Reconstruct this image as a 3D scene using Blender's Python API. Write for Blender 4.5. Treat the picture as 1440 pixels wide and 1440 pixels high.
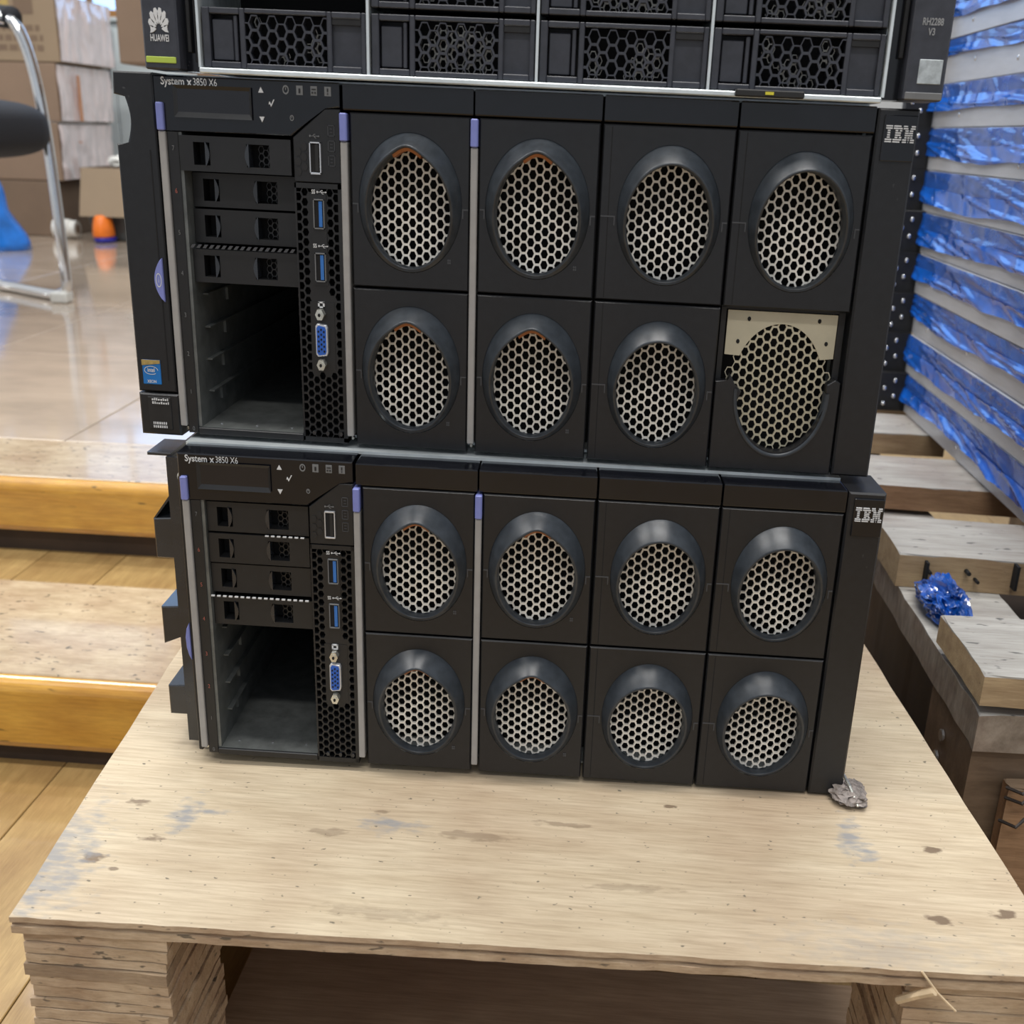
import bpy, bmesh, math, random
from mathutils import Vector, Matrix, noise
random.seed(7)
for o in list(bpy.data.objects): bpy.data.objects.remove(o)
scn = bpy.context.scene
COL = scn.collection
# ------------------------------------------------------------------ camera, world, lights
cam_d = bpy.data.cameras.new('camera'); cam = bpy.data.objects.new('camera', cam_d); COL.objects.link(cam)
cam_d.sensor_width = 36; cam_d.lens = 36*1510/1440; cam_d.clip_start = .02; cam_d.clip_end = 60
PITCH, YAW, ROLL = .33994, -.07264, .02879
_f = Vector((math.sin(YAW)*math.cos(PITCH), math.cos(YAW)*math.cos(PITCH), -math.sin(PITCH)))
_r = Vector((math.cos(YAW), -math.sin(YAW), 0)); _u = _r.cross(_f)
_R = math.cos(ROLL)*_r + math.sin(ROLL)*_u; _U = -math.sin(ROLL)*_r + math.cos(ROLL)*_u
M = Matrix((( _R.x, _U.x, -_f.x, .05956), (_R.y, _U.y, -_f.y, -.51533), (_R.z, _U.z, -_f.z, .3291), (0,0,0,1)))
cam.matrix_world = M
cam_d.dof.use_dof = True; cam_d.dof.focus_distance = .56; cam_d.dof.aperture_fstop = 15
scn.camera = cam
w = bpy.data.worlds.new('world'); scn.world = w; w.use_nodes = True
w.node_tree.nodes['Background'].inputs[0].default_value = (.86, .92, 1, 1)
w.node_tree.nodes['Background'].inputs[1].default_value = .42
def area(name, loc, size, sy, power, col=(1,.97,.93), rot=(0,0,0)):
    l = bpy.data.lights.new(name, 'AREA'); l.shape = 'RECTANGLE'; l.size = size; l.size_y = sy
    l.energy = power; l.color = col
    o = bpy.data.objects.new(name, l); COL.objects.link(o); o.location = loc; o.rotation_euler = rot
    return o
area('ceiling_tube_light', (.1, -.25, 2.55), 1.5, .18, 24)
area('ceiling_tube_light.001', (.1, 1.1, 2.55), 1.5, .18, 24)
area('ceiling_tube_light.002', (-1.9, -.25, 2.55), 1.5, .18, 24)
area('ceiling_tube_light.003', (-1.9, 1.6, 2.55), 1.5, .18, 22)
area('back_fill_light', (-1.3, 2.75, 2.55), 1.5, .18, 10)  # extra lamp added to brighten the cabinet and cartons at the back
area('ceiling_tube_light.004', (.1, -1.7, 2.55), 1.5, .18, 24)
scn.view_settings.view_transform = 'Standard'; scn.view_settings.look = 'None'
scn.view_settings.gamma = 1; scn.view_settings.use_curve_mapping = False
scn.view_settings.exposure = 0.42
# ------------------------------------------------------------------ materials
def mat(name, col, rough=.5, metal=0., var=.12, scale=40, stretch=(1,1,1), bump=0., coat=0., alpha=1., trans=0., col2=None, emit=0., spec=.5, detail=4):
    m = bpy.data.materials.new(name); m.use_nodes = True
    nt = m.node_tree; b = nt.nodes['Principled BSDF']
    b.inputs['Roughness'].default_value = rough; b.inputs['Metallic'].default_value = metal
    b.inputs['Coat Weight'].default_value = coat; b.inputs['Coat Roughness'].default_value = .07
    b.inputs['Alpha'].default_value = alpha; b.inputs['Transmission Weight'].default_value = trans
    b.inputs['Specular IOR Level'].default_value = spec
    tc = nt.nodes.new('ShaderNodeTexCoord'); mp = nt.nodes.new('ShaderNodeMapping'); mp.inputs['Scale'].default_value = stretch
    nz = nt.nodes.new('ShaderNodeTexNoise'); nz.inputs['Scale'].default_value = scale; nz.inputs['Detail'].default_value = detail
    nz.inputs['Roughness'].default_value = .6
    rp = nt.nodes.new('ShaderNodeValToRGB')
    c2 = col2 if col2 else tuple(max(0, c*(1-2*var)) for c in col)
    rp.color_ramp.elements[0].position = .32; rp.color_ramp.elements[1].position = .66
    rp.color_ramp.elements[0].color = (*c2, 1); rp.color_ramp.elements[1].color = (*col, 1)
    L = nt.links.new
    L(tc.outputs['Object'], mp.inputs[0]); L(mp.outputs[0], nz.inputs['Vector']); L(nz.outputs['Fac'], rp.inputs[0])
    L(rp.outputs[0], b.inputs['Base Color'])
    if emit:
        b.inputs['Emission Strength'].default_value = emit; b.inputs['Emission Color'].default_value = (*col, 1)
    if bump:
        bp = nt.nodes.new('ShaderNodeBump'); bp.inputs['Strength'].default_value = bump; bp.inputs['Distance'].default_value = .001
        L(nz.outputs['Fac'], bp.inputs['Height']); L(bp.outputs[0], b.inputs['Normal'])
    m['nz'] = nz.name; m['rp'] = rp.name; m['mp'] = mp.name
    return m
MT = {}
MT['plastic'] = mat('black_plastic', (.0095,.0102,.0125), .40, var=.15, scale=260, bump=.05)
MT['ring'] = mat('ring_plastic', (.034,.041,.050), .34, var=.2, scale=180, bump=.04)
MT['gloss'] = mat('gloss_black', (.0055,.006,.009), .15, var=.15, scale=120)
MT['black'] = mat('flat_black', (.012,.012,.013), .55, var=.2, scale=150)
MT['bay'] = mat('bay_metal', (.16,.17,.165), .4, metal=.35, var=.18, scale=120)
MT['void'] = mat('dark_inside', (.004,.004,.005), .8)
MT['carrier'] = mat('carrier_plastic', (.0115,.0118,.013), .42, var=.12, scale=200)
MT['rack'] = mat('black_steel', (.020,.023,.029), .26, coat=.5, metal=.0, var=.15, scale=90)
MT['zinc'] = mat('zinc_steel', (.74,.80,.82), .3, metal=.45, var=.1, scale=70, stretch=(1,6,1))
MT['strip'] = mat('grey_strip', (.33,.32,.31), .4, var=.06, scale=120)
MT['blue'] = mat('periwinkle_plastic', (.20,.23,.55), .4, var=.06, scale=90)
MT['grille'] = mat('grille_steel', (.86,.83,.76), .38, metal=.1, var=.14, scale=90)
MT['cream'] = mat('cream_steel', (.52,.48,.36), .42, metal=.25, var=.06, scale=60)
MT['orange'] = mat('orange_tab', (.33,.11,.03), .45, var=.15, scale=200)
MT['white'] = mat('white_print', (.62,.63,.64), .5, var=.04)
MT['dim'] = mat('grey_print', (.17,.175,.18), .5, var=.1)
MT['mid'] = mat('mid_print', (.30,.31,.32), .5, var=.1)
MT['faint'] = mat('faint_print', (.06,.063,.07), .5, var=.1)
MT['redprint'] = mat('red_print', (.40,.11,.08), .5, var=.1)
MT['usb'] = mat('usb_blue', (.03,.16,.50), .4, var=.1)
MT['vga'] = mat('vga_blue', (.02,.12,.55), .4, var=.1)
MT['nickel'] = mat('nickel', (.75,.75,.68), .25, metal=.8, var=.1, scale=200)
MT['silver_shell'] = mat('silver_shell', (.70,.72,.76), .3, metal=.5, var=.05)
MT['lcd'] = mat('display_glass', (.012,.012,.016), .12, var=.1)
MT['badge_blue'] = mat('badge_blue', (.01,.17,.52), .3, var=.08)
MT['gold'] = mat('badge_gold', (.55,.40,.14), .3, metal=.3, var=.2, scale=300)
MT['holo'] = mat('badge_silver', (.55,.60,.62), .3, metal=.3, var=.2, scale=260)
MT['lime'] = mat('lime_plastic', (.45,.58,.08), .4, var=.08)
MT['h_plastic'] = mat('server_grey_plastic', (.042,.045,.058), .38, var=.15, scale=170, bump=.04)
MT['yellow'] = mat('yellow_dot', (.75,.68,.05), .4)
MT['chassis_al'] = mat('pale_aluminium', (.60,.61,.64), .36, metal=.35, var=.05, scale=25, stretch=(8,1,8))
MT['film'] = mat('blue_film', (.012,.11,.52), .14, var=.2, scale=45, coat=.3, alpha=.82, spec=.45)
MT['film_hem'] = mat('blue_film_fold', (.006,.145,.72), .14, var=.18, scale=45, coat=.5, alpha=.95, spec=.5)
MT['scrap'] = mat('blue_scrap_film', (.01,.10,.50), .14, var=.35, scale=70, coat=.8, spec=.7)
MT['screw'] = mat('bright_screw', (.85,.86,.88), .18, metal=.9, var=.05)
MT['cardboard'] = mat('cardboard', (.25,.172,.118), .75, var=.07, scale=6)
MT['cardboard_d'] = mat('cardboard_dark', (.19,.13,.088), .8, var=.08, scale=6)
MT['cardboard_l'] = mat('cardboard_light', (.29,.215,.14), .75, var=.05, scale=5)
MT['wrap'] = mat('clear_wrap', (.86,.74,.72), .14, var=.12, scale=9, stretch=(1,3,1), coat=.8)
MT['tape'] = mat('orange_tape', (.62,.26,.10), .35, var=.1)
MT['chrome'] = mat('chrome', (.80,.81,.82), .08, metal=1, var=.03)
MT['fabric'] = mat('black_mesh_fabric', (.010,.012,.018), .8, var=.2, scale=300, bump=.2)
MT['white_pl'] = mat('white_plastic', (.72,.72,.68), .4, var=.06)
MT['cup_orange'] = mat('orange_plastic', (.95,.22,.02), .35, var=.1, scale=20)
MT['cup_blue'] = mat('navy_plastic', (.02,.02,.30), .35)
MT['bag'] = mat('blue_bag', (.01,.19,.72), .25, var=.25, scale=14, coat=.4)
MT['bin'] = mat('grey_bin', (.10,.105,.10), .4, var=.15, scale=12)
MT['cabinet'] = mat('pale_cabinet', (.56,.62,.64), .4, var=.05, scale=5)
MT['banner'] = mat('blue_banner', (.22,.50,.85), .5, var=.15, scale=8)
MT['orange_wood'] = mat('orange_wood', (.50,.24,.07), .45, var=.2, scale=10)
MT['wall'] = mat('painted_wall', (.66,.67,.67), .7, var=.03, scale=3)
MT['sky'] = mat('window_daylight', (.36,.60,1), .5, var=0, emit=1.15)
MT['lamp'] = mat('tube_diffuser', (1,.97,.93), .5, var=0, emit=6.)
MT['greytape'] = mat('crumpled_tape', (.36,.31,.28), .5, var=.35, scale=220)
MT['splinter'] = mat('pale_splinter', (.72,.56,.36), .6, var=.15, scale=120)
MT['rust'] = mat('rusty_metal', (.05,.04,.035), .6, var=.3, scale=150)

def wood(name, c1, c2, scale=9, stretch=(1,7,7), rough=.55, bump=.25, dark=None, coat=0., spots=()):
    """grain runs along the axis with the smallest stretch; spots = (x, y, radius, squash, colour, weight)"""
    m = mat(name, c1, rough, col2=c2, scale=scale, stretch=stretch, bump=bump, coat=coat, detail=8)
    nt = m.node_tree; L = nt.links.new; b = nt.nodes['Principled BSDF']
    rp = nt.nodes[m['rp']]; cur = rp.outputs[0]
    tc = [n for n in nt.nodes if n.type == 'TEX_COORD'][0]
    # large blotches
    n2 = nt.nodes.new('ShaderNodeTexNoise'); n2.inputs['Scale'].default_value = scale*.9; n2.inputs['Detail'].default_value = 3
    r2 = nt.nodes.new('ShaderNodeValToRGB'); r2.color_ramp.elements[0].position = .40; r2.color_ramp.elements[1].position = .70
    L(tc.outputs['Object'], n2.inputs['Vector']); L(n2.outputs['Fac'], r2.inputs[0])
    mx = nt.nodes.new('ShaderNodeMix'); mx.data_type = 'RGBA'; mx.blend_type = 'MULTIPLY'; mx.inputs[7].default_value = (.80,.74,.72,1)
    L(r2.outputs[0], mx.inputs[0]); L(cur, mx.inputs[6]); cur = mx.outputs[2]
    g1 = nt.nodes.new('ShaderNodeTexNoise'); g1.inputs['Scale'].default_value = scale*4.5; g1.inputs['Detail'].default_value = 5; g1.inputs['Roughness'].default_value = .7
    gm = nt.nodes.new('ShaderNodeMapping'); gm.inputs['Scale'].default_value = tuple(v*(.55 if v == min(stretch) else 1.6) for v in stretch)
    L(tc.outputs['Object'], gm.inputs[0]); L(gm.outputs[0], g1.inputs['Vector'])
    gr = nt.nodes.new('ShaderNodeValToRGB'); gr.color_ramp.elements[0].position = .34; gr.color_ramp.elements[1].position = .60
    gr.color_ramp.elements[0].color = (.74,.71,.68,1); gr.color_ramp.elements[1].color = (1.04,1.04,1.04,1); L(g1.outputs['Fac'], gr.inputs[0])
    gx = nt.nodes.new('ShaderNodeMix'); gx.data_type = 'RGBA'; gx.blend_type = 'MULTIPLY'; gx.inputs[0].default_value = .8
    L(cur, gx.inputs[6]); L(gr.outputs[0], gx.inputs[7]); cur = gx.outputs[2]
    if dark:
        vo = nt.nodes.new('ShaderNodeTexNoise'); vo.inputs['Scale'].default_value = dark[0]; vo.inputs['Detail'].default_value = 2
        mp = nt.nodes.new('ShaderNodeMapping'); mp.inputs['Scale'].default_value = dark[2] if len(dark) > 2 else (1,1,1)
        L(tc.outputs['Object'], mp.inputs[0]); L(mp.outputs[0], vo.inputs['Vector'])
        r3 = nt.nodes.new('ShaderNodeValToRGB'); r3.color_ramp.elements[0].position = dark[1]; r3.color_ramp.elements[1].position = dark[1]+.05
        L(vo.outputs['Fac'], r3.inputs[0])
        m3 = nt.nodes.new('ShaderNodeMix'); m3.data_type = 'RGBA'; m3.inputs[7].default_value = (*[c*.28 for c in c1], 1)
        L(r3.outputs[0], m3.inputs[0]); L(cur, m3.inputs[6]); cur = m3.outputs[2]
    if spots:
        nn = nt.nodes.new('ShaderNodeTexNoise'); nn.inputs['Scale'].default_value = 110; nn.inputs['Detail'].default_value = 6
        nmp = nt.nodes.new('ShaderNodeMapping'); nmp.inputs['Scale'].default_value = (1,2.2,1); L(tc.outputs['Object'], nmp.inputs[0]); L(nmp.outputs[0], nn.inputs['Vector'])
        sp = nt.nodes.new('ShaderNodeSeparateXYZ'); L(tc.outputs['Object'], sp.inputs[0])
        def math_(op, a, bb):
            n = nt.nodes.new('ShaderNodeMath'); n.operation = op
            for i, v in enumerate((a, bb)):
                if isinstance(v, (int, float)): n.inputs[i].default_value = v
                else: L(v, n.inputs[i])
            return n.outputs[0]
        for (sx, sy, rad, sq, colr, wt) in spots:
            dx = math_('SUBTRACT', sp.outputs[0], sx); dy = math_('MULTIPLY', math_('SUBTRACT', sp.outputs[1], sy), sq)
            dd = math_('SQRT', math_('ADD', math_('MULTIPLY', dx, dx), math_('MULTIPLY', dy, dy)), 0)
            dd = math_('ADD', math_('DIVIDE', dd, rad), math_('MULTIPLY', math_('SUBTRACT', nn.outputs['Fac'], .5), 3.4))
            fac = nt.nodes.new('ShaderNodeMapRange'); fac.inputs[1].default_value = 1.05; fac.inputs[2].default_value = .55 if colr == KN else .05
            fac.inputs[3].default_value = 0; fac.inputs[4].default_value = wt; L(dd, fac.inputs[0])
            m4 = nt.nodes.new('ShaderNodeMix'); m4.data_type = 'RGBA'; m4.inputs[7].default_value = (*colr, 1)
            L(fac.outputs[0], m4.inputs[0]); L(cur, m4.inputs[6]); cur = m4.outputs[2]
    L(cur, b.inputs['Base Color'])
    return m
KN = (.14,.09,.055); ST = (.27,.275,.285)
MT['ply_top'] = wood('plywood_face', (.650,.550,.395), (.545,.445,.305), 10, (1.2,7,7), .6, .4, dark=(230,.685,(1,1.5,1)),
    spots=[(-.164,-.108,.006,1.6,KN,.8), (-.151,-.1145,.0025,1.4,KN,.7), (-.161,-.062,.006,2,KN,.7), (-.142,-.090,.006,2,KN,.7),
           (-.1330,-.070,.0075,.45,ST,.85), (-.1225,-.0655,.011,3.2,ST,.85), (.2010,-.0500,.0075,.40,ST,.85), (.2060,-.0600,.0055,.45,ST,.8), (-.029,-.066,.016,2.2,ST,.8), (-.183,-.105,.020,.5,ST,.7), (.1106,-.0336,.004,2.2,KN,.8),
           (.239,-.054,.005,1.8,KN,.85), (.2277,-.1053,.006,1.5,KN,.85), (.259,-.098,.006,1.8,KN,.85), (-.176,-.128,.020,.8,ST,.6),
           (-.035,-.056,.004,2,KN,.5), (.20,-.128,.05,3,ST,.3), (.012,-.070,.020,5,KN,.4), (.055,-.055,.014,5,KN,.45), (-.06,-.075,.012,4,KN,.4), (.09,-.10,.020,7,KN,.3), (-.02,-.13,.03,6,KN,.25)])
MT['ply_edge'] = wood('ply_edge', (.60,.47,.33), (.46,.34,.22), 40, (1,6,3), .75, .5, dark=(120,.66,(1,1,3)))
MT['ply_edge2'] = wood('ply_edge_dark', (.40,.30,.20), (.28,.20,.13), 40, (1,6,3), .8, .5)
MT['ply_in'] = wood('ply_inner_board', (.50,.36,.24), (.40,.28,.18), 12, (1,7,7), .7, .3)
MT['weather'] = wood('weathered_plank_top', (.47,.46,.43), (.34,.325,.30), 16, (1,7,7), .75, .5, dark=(80,.665,(1,2.2,1)))
MT['sawn'] = wood('sawn_plank_side', (.46,.34,.20), (.33,.23,.13), 18, (1,7,7), .7, .4, dark=(75,.72,(1,1,1)))
MT['sawn_b'] = wood('sawn_plank_brown', (.40,.25,.14), (.27,.16,.085), 18, (1,7,7), .7, .4)
MT['sawn_y'] = wood('stringer_ply_side', (.36,.30,.24), (.22,.18,.14), 60, (1,3,1), .75, .5)
MT['block'] = wood('brown_block', (.20,.14,.09), (.13,.09,.055), 14, (1,6,3), .7, .4)
MT['lam'] = wood('laminate', (.40,.265,.105), (.31,.20,.075), 20, (7,1,7), .35, .06, coat=.3)
MT['lam2'] = wood('laminate_light', (.45,.305,.125), (.35,.23,.09), 20, (7,1,7), .35, .06, coat=.3)
MT['nose_top'] = wood('worn_tread_board', (.60,.49,.34), (.46,.36,.235), 22, (1.2,3,3), .26, .3, dark=(110,.655,(1,1.8,1)), coat=.3)
MT['nose'] = wood('amber_varnish', (.66,.37,.06), (.54,.27,.035), 14, (1,5,5), .28, .12, dark=(30,.70,(1,5,5)), coat=.5)
MT['riser_shade'] = mat('riser_shade_brown', (.05,.03,.018), .7, var=.2, scale=20)  # dark brown carries the shade under the nosings and below the right pallet
MT['tile'] = mat('cream_marble_tile', (.52,.425,.335), .10, var=.15, scale=5, stretch=(1,2.2,1), coat=.4, detail=6)
MT['grout'] = mat('tile_grout', (.62,.60,.58), .5)
def dust(m, scale, thr, col):
    nt = m.node_tree; L = nt.links.new; b = nt.nodes['Principled BSDF']; cur = b.inputs['Base Color'].links[0].from_socket
    tc = [n for n in nt.nodes if n.type == 'TEX_COORD'][0]
    n = nt.nodes.new('ShaderNodeTexNoise'); n.inputs['Scale'].default_value = scale; n.inputs['Detail'].default_value = 3
    n2 = nt.nodes.new('ShaderNodeTexNoise'); n2.inputs['Scale'].default_value = 28
    ad = nt.nodes.new('ShaderNodeMath'); ad.operation = 'MULTIPLY_ADD'; ad.inputs[1].default_value = .35
    L(tc.outputs['Object'], n.inputs['Vector']); L(tc.outputs['Object'], n2.inputs['Vector']); L(n2.outputs['Fac'], ad.inputs[0]); L(n.outputs['Fac'], ad.inputs[2])
    r = nt.nodes.new('ShaderNodeMapRange'); r.inputs[1].default_value = thr; r.inputs[2].default_value = thr+.10; r.inputs[4].default_value = .75
    L(ad.outputs[0], r.inputs[0])
    mx = nt.nodes.new('ShaderNodeMix'); mx.data_type = 'RGBA'; mx.inputs[7].default_value = (*col, 1)
    L(r.outputs[0], mx.inputs[0]); L(cur, mx.inputs[6]); L(mx.outputs[2], b.inputs['Base Color'])
for k in ('plastic','gloss','ring','carrier','h_plastic'): dust(MT[k], 420, .93, (.085,.085,.09))
# ------------------------------------------------------------------ builders
SHEAR = None                       # the two servers and the one above stand with a slight sag to the right
def finish(bm, name, m, parent=None, smooth=False, mats=None):
    if SHEAR:
        for v in bm.verts: v.co.z -= SHEAR[0]*(v.co.x-SHEAR[1])
    bmesh.ops.recalc_face_normals(bm, faces=bm.faces[:])
    me = bpy.data.meshes.new(name); bm.to_mesh(me); bm.free()
    if smooth:
        for p in me.polygons: p.use_smooth = True
    for mm in (mats or [m]): me.materials.append(MT[mm] if isinstance(mm, str) else mm)
    return link(me, name, parent)
def link(me, name, parent=None):
    o = bpy.data.objects.new(name, me); COL.objects.link(o)
    if parent: o.parent = parent
    return o
def box(bm, x0,x1,y0,y1,z0,z1, bev=0, seg=1, mi=0):
    vs = [bm.verts.new((x,y,z)) for z in (z0,z1) for y in (y0,y1) for x in (x0,x1)]
    idx = [(0,1,3,2),(4,6,7,5),(0,4,5,1),(2,3,7,6),(0,2,6,4),(1,5,7,3)]
    fs = [bm.faces.new([vs[i] for i in f]) for f in idx]
    for f in fs: f.material_index = mi
    if bev:
        es = list({e for f in fs for e in f.edges})
        bmesh.ops.bevel(bm, geom=es, offset=bev, segments=seg, affect='EDGES', profile=.6)
    return fs
def bx(name, m, parent, x0,x1,y0,y1,z0,z1, bev=0, seg=1):
    bm = bmesh.new(); box(bm,x0,x1,y0,y1,z0,z1,bev,seg); return finish(bm, name, m, parent)
def prism(bm, pts, y0, y1, bev=0):
    """polygon in (x, z), extruded from y0 (front) to y1"""
    a = [bm.verts.new((p[0],y0,p[1])) for p in pts]; b = [bm.verts.new((p[0],y1,p[1])) for p in pts]
    n = len(pts); fs = [bm.faces.new(a), bm.faces.new(list(reversed(b)))]
    for i in range(n): fs.append(bm.faces.new((a[i],b[i],b[(i+1)%n],a[(i+1)%n])))
    if bev:
        bmesh.ops.bevel(bm, geom=list(fs[0].edges), offset=bev, segments=1, affect='EDGES')
def pz(name, m, parent, pts, y0, y1, bev=0):
    bm = bmesh.new(); prism(bm, pts, y0, y1, bev); return finish(bm, name, m, parent)
def slab(bm, pts, z0, z1, mi_top=0, mi_side=0, bev=0):
    """polygon in (x, y), from z0 up to z1"""
    a = [bm.verts.new((p[0],p[1],z1)) for p in pts]; b = [bm.verts.new((p[0],p[1],z0)) for p in pts]
    n = len(pts); f = bm.faces.new(a); f.material_index = mi_top
    g = bm.faces.new(list(reversed(b))); g.material_index = mi_side
    for i in range(n):
        h = bm.faces.new((a[i],a[(i+1)%n],b[(i+1)%n],b[i])); h.material_index = mi_side
    if bev: bmesh.ops.bevel(bm, geom=list(f.edges), offset=bev, segments=1, affect='EDGES')
def cyl(bm, c, ax, r, h, n=16, sx=1., r2=None):
    """cylinder from c along axis ax ('x','y','z') by h; sx narrows it in x"""
    r2 = r if r2 is None else r2
    rings = []
    for k, rr in ((0, r), (1, r2)):
        ring = []
        for i in range(n):
            a = 2*math.pi*i/n; p = rr*math.cos(a); q = rr*math.sin(a)
            if ax == 'y': v = (c[0]+p*sx, c[1]+k*h, c[2]+q)
            elif ax == 'z': v = (c[0]+p*sx, c[1]+q, c[2]+k*h)
            else: v = (c[0]+k*h, c[1]+p, c[2]+q)
            ring.append(bm.verts.new(v))
        rings.append(ring)
    bm.faces.new(rings[0]); bm.faces.new(list(reversed(rings[1])))
    for i in range(n): bm.faces.new((rings[0][i],rings[1][i],rings[1][(i+1)%n],rings[0][(i+1)%n]))
def tube(bm, pts, r, n=10, sx=1.):
    pts = [Vector(p) for p in pts]; rings = []
    for i, p in enumerate(pts):
        d = (pts[min(i+1,len(pts)-1)]-pts[max(i-1,0)]).normalized()
        s = d.cross(Vector((0,1,.01))); s = s.normalized() if s.length > .05 else d.cross(Vector((0,0,1))).normalized()
        t = d.cross(s).normalized()
        rings.append([bm.verts.new(p+Vector(((s*math.cos(a)+t*math.sin(a)).x*r*sx, (s*math.cos(a)+t*math.sin(a)).y*r, (s*math.cos(a)+t*math.sin(a)).z*r))) for a in [2*math.pi*k/n for k in range(n)]])
    for i in range(len(rings)-1):
        for k in range(n): bm.faces.new((rings[i][k],rings[i][(k+1)%n],rings[i+1][(k+1)%n],rings[i+1][k]))
    bm.faces.new(rings[0]); bm.faces.new(list(reversed(rings[-1])))
def smooth_path(pts, it=3):
    pts = [Vector(p) for p in pts]
    for _ in range(it):
        q = [pts[0]]
        for a, b in zip(pts[:-1], pts[1:]): q += [a*.75+b*.25, a*.25+b*.75]
        pts = q+[pts[-1]]
    return pts
def text_mesh(s, size, sx=.75, bold=False, align='CENTER'):
    c = bpy.data.curves.new('print', 'FONT'); c.body = s; c.size = size; c.align_x = align; c.align_y = 'CENTER'
    c.resolution_u = 3
    if bold: c.offset = size*.02
    o = bpy.data.objects.new('print', c)
    me = bpy.data.meshes.new_from_object(o); bpy.data.objects.remove(o); bpy.data.curves.remove(c)
    for v in me.vertices: x, y, z = v.co; v.co = (x*sx, 0, y)
    return me
def text(name, s, size, at, m, parent, sx=.75, bold=False, align='CENTER'):
    me = text_mesh(s, size, sx, bold, align)
    for v in me.vertices:
        v.co.x += at[0]; v.co.y += at[1]; v.co.z += at[2]
        if SHEAR: v.co.z -= SHEAR[0]*(v.co.x-SHEAR[1])
    me.materials.append(MT[m]); me.name = name
    return link(me, name, parent)
def tag(o, label, cat, group=None, kind=None):
    if label: o['label'] = label
    if cat: o['category'] = cat
    if group: o['group'] = group
    if kind: o['kind'] = kind
    return o
def empty(name, loc=(0,0,0), rz=0.):
    o = bpy.data.objects.new(name, None); COL.objects.link(o); o.location = loc; o.rotation_euler = (0,0,rz)
    o.empty_display_size = .02
    return o
def struct(o): o['kind'] = 'structure'; return o
SQ = .75
def hexcells(u0,u1,v0,v1,pv, keep=None):
    cx = pv*.866*SQ; out = []; i = 0; u = u0
    while u <= u1+1e-9:
        v = v0 + (pv/2 if i % 2 else 0)
        while v <= v1+1e-9:
            if keep is None or keep(u,v): out.append((u,v))
            v += pv
        u += cx; i += 1
    return out
def honeycomb(bm, cells, pv, k, y0, y1, solid=None, mi=0):
    R = pv/math.sqrt(3)
    for (u,v) in cells:
        o = [(math.cos(a)*R*SQ, math.sin(a)*R) for a in [math.pi/3*j for j in range(6)]]
        A = [bm.verts.new((u+p, y0, v+q)) for p,q in o]
        if solid and solid(u,v): bm.faces.new(A); continue
        B = [bm.verts.new((u+p*k, y0, v+q*k)) for p,q in o]; C = [bm.verts.new((u+p*k, y1, v+q*k)) for p,q in o]
        for j in range(6):
            n = (j+1)%6
            bm.faces.new((A[j],A[n],B[n],B[j])); bm.faces.new((B[j],B[n],C[n],C[j]))
# ------------------------------------------------------------------ the setting
ZF, ZS, ZP = -.20, -.115, -.03
floor = struct(bx('floor', 'riser_shade', None, -3.4, 2.6, -2.2, 4.3, ZF-.05, ZF-.004))
def plank_mesh(w, l, t, m, name='plank'):
    bm = bmesh.new(); box(bm, 0, w-.0009, 0, l-.0009, -t, 0, .0006); return bm
lamm = []
for mm in ('lam','lam2'):
    bm = plank_mesh(.095, .62, .004, mm); bmesh.ops.recalc_face_normals(bm, faces=bm.faces[:])
    me = bpy.data.meshes.new('floor_plank'); bm.to_mesh(me); bm.free(); me.materials.append(MT[mm]); lamm.append(me)
for i in range(-12, 17):
    off = (i*.233) % .62
    for j in range(-2, 9 if i > -4 else 2):
        if j*.62+off-.62 > 3.7: continue
        o = link(random.choice(lamm), 'floor_plank', floor); o.location = (i*.095, j*.62+off-.62, ZF)
# step in front of the platform
step = struct(bx('step', 'riser_shade', None, -3.2, -.262, .262, .60, ZF-.004, ZS-.006))
YS = .25
def nosing(parent, x0, x1, y, z, th, depth):
    bx('tread_board', 'nose_top', parent, x0, x1, y+.012, y+depth, z-.02, z, .001)
    bm = bmesh.new(); n = 8
    prof = [(y+.0125, z-.0006)] + [(y+.012-.012*math.sin(a), z-.013+.012*math.cos(a)-.0005) for a in [math.pi/2*k/n for k in range(n+1)]]
    prof += [(y, z-th+.006), (y+.003, z-th), (y+.0125, z-th)]
    A = [bm.verts.new((x0, p, q)) for p,q in prof]; B = [bm.verts.new((x1, p, q)) for p,q in prof]
    for k in range(len(prof)): bm.faces.new((A[k], A[(k+1)%len(prof)], B[(k+1)%len(prof)], B[k]))
    bm.faces.new(A); bm.faces.new(list(reversed(B)))
    return finish(bm, 'amber_nosing', 'nose', parent)
nosing(step, -3.2, -.262, YS, ZS, .066, .199)
for i in range(34):
    o = bx('tread_plank', random.choice(('lam','lam2')), step, -.262-(i+1)*.0865+.0008, -.262-i*.0865, YS+.1998, .545, ZS-.006, ZS-.0004, .0006)
# the raised platform with its tiles
plat = struct(bx('platform', 'grout', None, -3.3, -.30, .535, 4.3, ZF-.004, ZP-.004))
bm = bmesh.new(); box(bm, -3.3, -.2995, .5335, .5349, ZS-.002, ZP-.058); finish(bm, 'riser_board', 'riser_shade', plat)
nosing(plat, -3.3, -.30, .519, ZP, .059, .146)
bm = bmesh.new(); box(bm, 0, .3585, 0, .4785, -.006, 0, .0008); bmesh.ops.recalc_face_normals(bm, faces=bm.faces[:])
tm = bpy.data.meshes.new('floor_tile'); bm.to_mesh(tm); bm.free(); tm.materials.append(MT['tile'])
for i in range(8):
    for j in range(8):
        o = link(tm, 'floor_tile', plat); o.location = (-.92-.36*i, .6665+j*.48, ZP)
bx('floor_tile', 'tile', plat, -.5592-.0, -.30, .6665, 4.3, ZP-.006, ZP, .0008)
wall = struct(bx('wall_back', 'wall', None, -3.4, 2.6, 4.3, 4.4, ZF, 2.7))
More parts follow.
